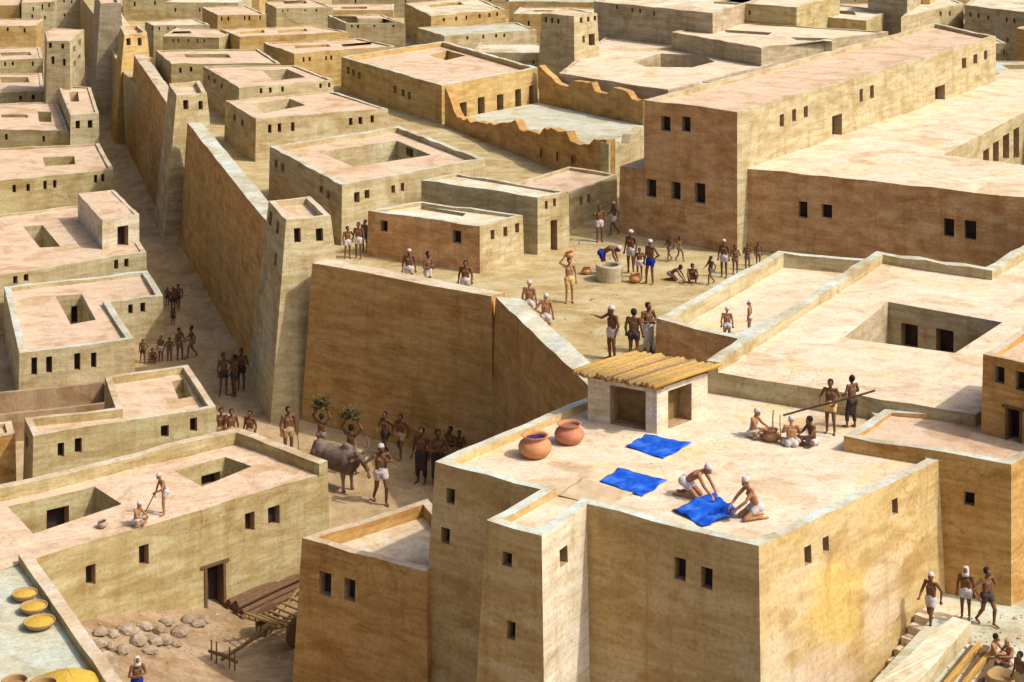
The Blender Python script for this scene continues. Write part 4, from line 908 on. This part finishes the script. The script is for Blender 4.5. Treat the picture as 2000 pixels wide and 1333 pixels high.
# ---- street with the ox
sm = person('man with a stick walking behind the bull, at the foot of the watchtower', 563, 893, 0, 98, 'stand', 25, 'hair', cl='tan')
stick('walking_stick', 'thin stick held by the man behind the bull', 'stick', world(sm, (.30, -.1, .05)), world(sm, (.26, -.16, 1.25)), .016)
M['leaf'] = flat('bundled_green_brush', (.105, .088, .035), .5, 12)
for lb, bl, x, y, h in [('man carrying a bundle of brush overhead, nearer the watchtower', 'bundle of green brush on raised hands nearer the watchtower', 628, 893, 84), ('man carrying a bundle of brush overhead, right behind the bull', 'bundle of green brush on raised hands right behind the bull', 686, 926, 96)]:
    o = person(lb, x, y, 0, h, 'raise', 160, 'hair', cl='dull', group='bundle carriers')
    bm_ = MB(); rb_ = random.Random(x)
    for k in range(110):
        a_ = rb_.uniform(0, 6.28); l_ = rb_.uniform(.14, .30); c_ = V((rb_.uniform(-.22, .22), rb_.uniform(-.14, .14), .04+rb_.uniform(-.06, .26)))
        dv = V((math.cos(a_)*1.1, math.sin(a_)*.8, rb_.uniform(-.5, 1.3))).normalized(); sd_ = dv.orthogonal().normalized()*.028
        bm_.tube([c_-dv*.1, c_+dv*l_*.6, c_+dv*l_], [.012, .009, .004], 4)
        for t_ in (.35, .6, .85):
            e_ = c_+dv*l_*t_; w_ = sd_.cross(dv)*rb_.choice((1, -1)); bm_.face([e_, e_+dv*.05+sd_*1.3, e_+dv*.12+w_, e_+dv*.05-sd_*1.3])
    tag(bm_.build('brush_bundle', 'leaf', loc=world(o, (0, -.05, 1.87))), bl, 'bundle', 'bundles of brush')
person('man in a dark loincloth walking under the citadel wall, right of the bull', 752, 893, 0, 88, 'walk', -30, 'hair', cl='darkcloth')
person('slimmer man in a tan loincloth just right of the dark loincloth man', 782, 896, 0, 86, 'walk', -20, 'hair', cl='tan')
sp = person('man with a spear over his shoulder striding towards the viewer in front of the bull', 744, 984, 0, 116, 'spear', 20, 'cap')
stick('spear', 'dark spear slung across the striding man in front of the bull', 'spear', world(sp, (-.55, .12, 1.72)), world(sp, (.62, -.28, .95)), .02, 'timber', .012)
g5 = 'group at the corner of the tall ochre house'
for lb, x, y, h, yw, cl, kd in [('left man of the street group in a long tunic by the ochre house corner', 823, 944, 108, -20, 'darkcloth', 'long'), ('middle man of the street group by the ochre house corner', 855, 948, 108, 15, 'darkcloth', 'long'), ('faint man at the back of the street group under the citadel wall', 879, 926, 92, -40, 'tan', 'short'), ('last small figure of the street group near the roof parapet', 897, 918, 76, 0, 'tan', 'short')]:
    person(lb, x, y, 0, h, 'folded' if x != 823 else 'stand', yw, 'hair', cl=cl, kind=kd, group=g5)
g6 = 'trio in the street under the watchtower'
for lb, x, y, h, yw, ps in [('left man of the trio under the watchtower, hand on hip', 437, 772, 82, 20, 'hip'), ('middle man of the trio under the watchtower', 457, 774, 80, -60, 'stand'), ('right man of the trio under the watchtower, nearest the wall', 471, 762, 80, 0, 'folded')]:
    person(lb, x, y, 0, h, ps, yw, 'hair', cl='darkcloth', group=g6)
g7 = 'heads showing behind the yard house parapet'
for lb, x, y in [('first of three people in the lane behind the yard house, by the L-shaped house', 432, 882), ('second of three people in the lane behind the yard house, thick hair', 452, 884), ('third person in the lane behind the yard house, apart from the other two', 488, 887)]:
    person(lb, x, y, 0, 84, 'stand', 15 if x < 470 else -20, 'hair', cl='tan', group=g7)
g8 = 'small crowd in the lane beside the notched house'
for lb, x, y, h, ps, yw, cl in [
    ('leftmost of the small crowd in the lane, hand on hip', 279, 709, 46, 'hip', 0, 'darkcloth'), ('child sitting low in the lane crowd', 297, 709, 50, 'squat', 20, 'linen'), ('third figure of the lane crowd with white loincloth', 314, 706, 50, 'stand', -20, 'linen'),
    ('fourth figure of the lane crowd with folded arms', 331, 706, 46, 'folded', 0, 'linen'), ('fifth figure of the lane crowd carrying a pole', 350, 703, 62, 'pole', 50, 'linen'), ('rightmost figure of the lane crowd facing left', 374, 699, 62, 'walk', -70, 'linen'),
    ('small figure in the lane above the crowd, left', 327, 598, 36, 'stand', 0, 'darkcloth'), ('dark figure in the lane above the crowd, middle', 338, 610, 48, 'stand', 30, 'darkcloth'), ('dark figure in the lane above the crowd, right and tallest', 348, 606, 50, 'walk', 0, 'darkcloth'), ('lone dark figure between the two groups in the lane', 338, 636, 34, 'stand', 0, 'darkcloth')]:
    o = person(lb, x, y, 0, h, ps, yw, 'hair', cl=cl if 'white' in lb or cl == 'darkcloth' else 'dull', group=g8)
    if ps == 'pole': stick('carrying_pole', 'short pole carried in the lane crowd', 'pole', world(o, (-.9, -.3, 1.18)), world(o, (.5, -.26, .97)), .022)

# ---- yard house roof
dg_ = person('standing white-capped man pulling a pole on the yard house roof', 322, 1004, 2.75, 84, 'dig', -60, 'cap', skin='skin2')
person('sitting white-capped man on the yard house roof edge', 266, 1024, 2.75, 84, 'sit', 70, 'cap', skin='skin2')
stick('roof_pole', 'pole slanting down from the standing to the sitting man', 'pole', world(dg_, (-.05, -.3, .95)), P(278, 1014, 2.75)+V((0, 0, .08)), .02)
pot('small faded pot at the roof edge left of the sitting man', 200, 1030, 2.75, 20, 'stonepot', None)
for i, (lb, x, y, wd) in enumerate([('farthest of three shallow bowls of yellow grain', 48, 1170, 50), ('middle one of three shallow bowls of yellow grain', 66, 1195, 54), ('nearest and largest of three shallow bowls of yellow grain', 77, 1225, 62)]):
    p = P(x, y, 2.75); r = wd*p.y/F/2
    lathe_thing('grain_bowl', lb, 'bowl', p, [(0, 0), (r*.6, 0), (r*.86, .07), (r, .17), (r*.97, .19), (r*.9, .16), (r*.8, .1)], 'basket', group='grain bowls', content=(r*.88, .14, 'grain', 'grain', .07))
for lb, x, y, wd in [('large brown basket cut by the bottom left corner', 28, 1362, 54), ('large open basket right of the brown corner basket', 84, 1368, 56)]:
    p = P(x, y, 2.75); r = wd*p.y/F/2; hh = .42
    lathe_thing('basket', lb, 'basket', p, [(0, 0), (r*.75, 0), (r*.95, .12), (r, .28), (r*.95, hh), (r*.9, hh+.02), (r*.88, hh-.02), (r*.9, .25), (r*.7, .06), (0, .05)], 'basket', group='large baskets', content=(r*.86, .3, 'clay3', 'contents', .03))
hp_ = P(133, 1338, 2.75); hb_ = MB(); rh = random.Random(9)
hb_.lathe([(.0001, .36), (.25, .33), (.55, .22), (.85, .09), (1.05, .0)], 40)
hb_.v = [V((v.x*(1+rh.uniform(-.03, .03)), v.y*.8*(1+rh.uniform(-.03, .03)), v.z*(1+rh.uniform(-.05, .05)))) for v in hb_.v]
tag(hb_.build('grain_heap', 'grain', loc=hp_, smooth=True), 'heap of yellow grain spread at the bottom left', 'heap', kind=None)
# ---- yard
M['stone'] = mud('dusty_field_stone', (.36, .29, .22), (.26, .19, .13), (.46, .40, .36), patch=1.4)
rs = random.Random(12); spots = []
def rock(label, x, y, wpx):
    p = PY(x, y+6); r = wpx*p.y/F/2; bm = bmesh.new(); bmesh.ops.create_icosphere(bm, subdivisions=2, radius=1)
    ph = [rs.uniform(0, 6) for _ in range(4)]
    for v in bm.verts:
        c = v.co.copy(); k = 1+.09*math.sin(3*c.x+ph[0])+.08*math.sin(4*c.y+ph[1])+.05*math.sin(6*c.z+5*c.x+ph[2])
        k *= 1+rs.uniform(-.07, .07)
        v.co = V((c.x*r*k*1.05, c.y*r*k*.9, max(-.25, c.z)*r*.72*k))
    me = bpy.data.meshes.new('stone'); bm.to_mesh(me); bm.free(); me.materials.append(M['stone'])
    o = put('stone', me, loc=p+V((0, 0, .16*r))); o.rotation_euler.z = rs.uniform(0, 6); tag(o, label, 'stone', 'round stones heaped along the yard wall')
RL = [(196, 1232, 30), (220, 1236, 28), (244, 1228, 34), (195, 1256, 30), (218, 1262, 30), (258, 1232, 30), (284, 1222, 32), (308, 1226, 34), (270, 1250, 40), (302, 1250, 34), (326, 1212, 30), (352, 1232, 40), (366, 1208, 28), (386, 1216, 30), (205, 1284, 38), (240, 1268, 34), (320, 1248, 36), (344, 1254, 28), (398, 1208, 26), (215, 1300, 34), (292, 1268, 30)]
for i, (x, y, w_) in enumerate(RL): rock('one of the rounded stones heaped along the foot of the yard wall', x, y, w_)
# pebbles and crumbled brick on the open ground
pb9 = MB(); rp = random.Random(21)
def pebble(x, y, zz):
    r = rp.uniform(.018, .06)*rp.choice((1, 1, 1, 1.7)); k0 = len(pb9.v); n = 5; t0 = rp.uniform(0, 6)
    ring = [V((x+r*math.cos(t0+q*1.2566)*rp.uniform(.7, 1.2), y+r*math.sin(t0+q*1.2566)*rp.uniform(.7, 1.2), zz-.01)) for q in range(n)]
    top = V((x+rp.uniform(-.3, .3)*r, y+rp.uniform(-.3, .3)*r, zz+r*rp.uniform(.5, .9)))
    for q in range(n): pb9.face([ring[q], ring[(q+1) % n], top])
for _ in range(1500):
    s_ = rp.random()
    if s_ < .42: p = P(rp.uniform(330, 900), rp.uniform(500, 960), 0); zz = 0.0
    elif s_ < .70: p = P(rp.uniform(700, 1500), rp.uniform(470, 700), PZ); zz = PZ
    elif s_ < .90: p = PY(rp.uniform(190, 580), rp.uniform(1190, 1330)); zz = p.z
    else: p = P(rp.uniform(1840, 2000), rp.uniform(1200, 1333), AZ); zz = AZ
    if zz == 0.0 and p.x > -3 or zz == PZ and p.x < -8: continue
    if zz == PZ and (p.y < 71-(p.x+.9)*3.3 if p.x > -.9 else p.y < 76-(p.x+8)*.72): continue
    if any(inside((p.x, p.y), f) for f in FOOT): continue
    pebble(p.x, p.y, zz)
tag(pb9.build('pebbles', 'stone'), 'loose pebbles and crumbs of brick scattered on street, plaza and yard', 'pebbles', kind='stuff')
# timbers along the yard wall
ya, yb = P(452, 1204, GZ), P(600, 1136, GZ); dv = (yb-ya).normalized(); sd = V((dv.y, -dv.x, 0)); rt = random.Random(4)
for i, (o_, z_) in enumerate([(x_+dx_, zz_) for zz_, dx_, n_ in ((0, 0, 5), (.17, .1, 4), (.34, .2, 3)) for x_ in [.2*k_ for k_ in range(n_)]]):
    r = rt.uniform(.08, .105); a_ = ya+sd*(o_-.25)+dv*rt.uniform(-.12, .12)+V((0, 0, z_+r)); mb = MB(); L_ = (yb-ya).length+rt.uniform(-.1, .4)
    mb.tube([V((0, 0, 0)), dv*L_*.5+V((0, 0, rt.uniform(-.01, .03)))+sd*rt.uniform(-.03, .03), dv*L_+sd*rt.uniform(-.05, .05)], [r, r*.96, r*.9], 10); tag(mb.build('log', 'timber', loc=a_), 'dark log in the stack beside the yard doorway', 'log', 'stacked dark logs')
# bullock cart with solid wheels, its pole and yoke reaching into the yard
tip, bed = PY(442, 1304), PY(552, 1252); fx = (tip-bed); fx.z = 0; fx.normalize(); ang = math.atan2(fx.y, fx.x)
cart = empty('bullock_cart', V((bed.x, bed.y, yard_z(bed.x))), 'dark wooden bullock cart with solid wheels and curved slatted bed beside the side house', 'cart', rz=ang)
mb = MB()
for s in (1, -1):
    mb.tube([V((1.15, .46*s, 1.02)), V((.7, .46*s, .76)), V((0, .46*s, .66)), V((-.7, .46*s, .80)), V((-1.3, .46*s, 1.18))], [.05, .055, .06, .055, .045], 8)
for k in range(9):
    x = 1.0-.26*k; zz = .70+.30*(x+.05)**2*.9
    mb.tube([V((x, -.56, zz+.05)), V((x, 0, zz+.035)), V((x, .56, zz+.05))], .04, 7)
mb.build('bed', 'ochrewood2', cart)
mb = MB(); mb.tube([V((0, -.78, .5)), V((0, .78, .5))], .05, 8); mb.build('axle', 'timber', cart)
for s in (1, -1):
    mb = MB(); prof = [(.0001, .09), (.10, .09), (.12, .05), (.46, .045), (.5, .03), (.5, -.03), (.46, -.045), (.12, -.05), (.10, -.09), (.0001, -.09)]
    mb.lathe(prof, 28); mb.v = [V((v.x, v.z+.66*s, v.y+.5)) for v in mb.v]; mb.build('wheel', 'timber', cart)
mb = MB(); mb.tube([V((-.9, 0, .62)), V((.6, 0, .62)), V((1.6, .02, .48)), V((2.55, 0, .34))], [.06, .065, .055, .045], 8); mb.build('pole', 'timber', cart)
mb = MB(); mb.tube([V((2.5, -.6, .42)), V((2.45, 0, .44)), V((2.5, .6, .42))], [.045, .06, .045], 8)
for y_ in (-.5, -.28, .28, .5): mb.tube([V((2.49, y_, .14)), V((2.49, y_, .78))], .025, 6)
mb.build('yoke', 'timber', cart)
person('woman in a blue robe and white head cloth at the bottom of the yard', PY(268, 1380), 0, 0, 96, 'folded', 25, 'veil', cl='bluecloth', kind='long')
# ---- alley at lower right
st = w0+d*(1.35+.34*1.4)+nrm*.86; st.z = AZ-.2
person('man in a white cap and loincloth walking down the earthen steps', st, 0, 0, 112, 'walk', -42, 'cap')
person('man with a white head cloth standing in the alley near the steps', 1886, 1208, AZ, 100, 'stand', -20, 'veil')
gs = person('black-haired man shouldering a pole in the alley', 1928, 1222, AZ, 112, 'spear', 30, 'hair', cl='darkcloth')
stick('shoulder_pole', 'thin pole resting on the shoulder of the alley man', 'pole', world(gs, (-.6, -.1, 1.2)), world(gs, (.95, .1, 1.5)), .016)
person('left man of two sitting on the alley ground, bent forward', 1938, 1290, AZ, 98, 'sit', 60, 'hair', skin='skin2', cl='tan')
person('right man of two sitting on the alley ground, pale bald cap', 1974, 1296, AZ, 92, 'sit', -70, 'cap', hgm='tan', skin='skin2')
person('black-haired person at the bottom right corner beside the round basket', 1992, 1372, AZ, 98, 'stand', -60, 'hair', cl='tan')
p = P(1958, 1350, AZ); r = 62*p.y/F/2; lathe_thing('round_basket', 'round tan basket at the bottom right corner', 'basket', p, [(0, 0), (r*.7, 0), (r, .2), (r*.98, .4), (r*.9, .42), (r*.88, .2), (0, .08)], 'basket')
for i, (x0, y0, x1, y1, m_, lb) in enumerate([(1898, 1273, 1810, 1372, 'timber', 'dark beam lying nearest the stair wall'), (1912, 1268, 1832, 1372, 'ochrewood', 'bright ochre beam lying second from the stair wall'), (1922, 1277, 1850, 1372, 'timber', 'dark beam lying between two ochre beams'), (1932, 1284, 1872, 1372, 'ochrewood', 'pale ochre beam third from the alley men'), (1940, 1296, 1892, 1372, 'timber', 'dark beam lying nearest the sitting alley men')]):
    a_, b_ = P(x0, y0, AZ), P(x1, y1, AZ); d_ = (b_-a_); L_ = d_.length; mb = MB(); w_ = (.07, .055, .085, .05, .065)[i]; h_ = (.13, .17, .12, .15, .14)[i]; mb.box((-(.1, .0, .25, .05, .18)[i], -w_, 0.01), (L_, w_, h_)); o = mb.build('beam', m_, loc=a_); o.rotation_euler.z = math.atan2(d_.y, d_.x)+(.03, -.02, .04, -.045, .02)[i]; tag(o, lb, 'beam', 'beams beside the stair wall')

# ---- the ox
def ox():
    bm = bmesh.new()
    rings(bm, (-.72, 0, 1.0), (-.1, 0, .95), .36, .42, 20); rings(bm, (-.1, 0, .95), (.5, 0, .93), .43, .41, 20)
    rings(bm, (-.78, 0, 1.14), (.4, 0, 1.12), .22, .26, 16); ball(bm, (-.8, 0, 1.1), (.26, .3, .3)); ball(bm, (.5, 0, 1.36), (.24, .12, .17)); ball(bm, (.6, 0, .9), (.3, .28, .38), n=18)
    rings(bm, (.62, 0, 1.12), (1.04, 0, 1.16), .29, .17, 14)
    for t in range(5): ball(bm, (.7+.08*t, 0, .72+.07*t), (.1, .045, .16))
    ball(bm, (1.14, 0, 1.16), (.17, .135, .15)); rings(bm, (1.2, 0, 1.14), (1.46, 0, .9), .115, .075); ball(bm, (1.47, 0, .88), (.075, .09, .07))
    for s in (1, -1):
        ball(bm, (1.02, .25*s, 1.15), (.055, .15, .075), Matrix.Rotation(-.35*s, 3, 'X'))
        rings(bm, (.52, .2*s, .82), (.52, .2*s, .45), .16, .08); rings(bm, (.52, .2*s, .45), (.54, .2*s, .1), .072, .05); rings(bm, (.54, .2*s, .08), (.58, .2*s, .04), .068, .065)
        rings(bm, (-.78, .19*s, .95), (-.62, .2*s, .6), .24, .12); rings(bm, (-.62, .2*s, .6), (-.88, .2*s, .4), .11, .068); rings(bm, (-.88, .2*s, .4), (-.83, .2*s, .1), .064, .05); rings(bm, (-.83, .2*s, .08), (-.79, .2*s, .04), .068, .065)
    rings(bm, (-1.06, 0, 1.25), (-1.16, 0, .95), .04, .03); rings(bm, (-1.16, 0, .95), (-1.15, 0, .6), .03, .045)
    return remesh(bm, 'bull', .018, 9, 11000, ['hide'])
def hidemat():
    m, nt, b = _mat('grey_brown_hide'); tc = N(nt, 'ShaderNodeTexCoord').outputs['Object']
    f = noise(nt, tc, 1.6, 5, .6, .4); nt.links.new(ramp(nt, f, [(.3, (.07, .045, .032)), (.5, (.15, .105, .078)), (.7, (.30, .24, .20))]), b.inputs['Base Color']); b.inputs['Roughness'].default_value = .7
    return m
M['hide'] = hidemat(); M['horn'] = flat('grey_horn', (.16, .12, .09), .2, 8, .5)
oo = put('bull', ox(), loc=P(657, 952, 0)); k = 1.08; oo.scale = (k, k, k*1.06); oo.rotation_euler.z = math.radians(-40)
tag(oo, 'grey-brown humped bull with long curved horns standing in the street', 'bull')
for s in (1, -1):
    mb = MB(); mb.tube([V((1.1, .08*s, 1.26)), V((1.13, .22*s, 1.34)), V((1.18, .32*s, 1.5)), V((1.19, .31*s, 1.7)), V((1.16, .23*s, 1.88))], [.05, .047, .04, .027, .008], 10); mb.build('horn', 'horn', oo, smooth=True)
eb = MB()
for s in (1, -1): eb.lathe([(0.0001, .022), (.016, .016), (.022, 0), (.016, -.016), (0.0001, -.022)], 10, c=(1.24, .112*s, 1.14))
eb.build('eyes', 'feature', oo, smooth=True)
# ------------------------------------------------------------------ camera, light
cam = bpy.data.objects.new('camera', bpy.data.cameras.new('camera')); COL.objects.link(cam)
cam.location = (0, 0, H); cam.rotation_euler = (math.radians(90), 0, 0)
cam.data.sensor_width = 36; cam.data.lens = 36*F/2000; cam.data.shift_y = -(HOR+666.5)/2000
cam.data.clip_end = 8000; cam.data.clip_start = .5
S.camera = cam
EL, AZI = math.radians(49), math.radians(-20)       # sun from the right, a little in front of the picture plane
sv = Vector((math.cos(EL)*math.cos(AZI), math.cos(EL)*math.sin(AZI), math.sin(EL)))
sun = bpy.data.objects.new('sun', bpy.data.lights.new('sun', 'SUN')); COL.objects.link(sun)
sun.rotation_euler = sv.to_track_quat('Z', 'Y').to_euler(); sun.location = (40, -20, 60)
sun.data.energy = 2.65; sun.data.angle = math.radians(1.0); sun.data.color = (1.0, .94, .84)
w = bpy.data.worlds.new('World'); S.world = w; w.use_nodes = True
nt = w.node_tree; bg = nt.nodes['Background']
sk = nt.nodes.new('ShaderNodeTexSky'); sk.sky_type = 'NISHITA'; sk.sun_disc = False
sk.sun_elevation = EL; sk.sun_rotation = math.pi/2-AZI
sk.air_density = .6; sk.dust_density = 7.0; sk.ozone_density = .2
nt.links.new(sk.outputs['Color'], bg.inputs['Color']); bg.inputs['Strength'].default_value = .132
S.view_settings.view_transform = 'Standard'; S.view_settings.look = 'None'; S.view_settings.exposure = 0.26; S.view_settings.gamma = 1
S.render.engine = 'CYCLES'; S.cycles.max_bounces = 6; S.cycles.diffuse_bounces = 4
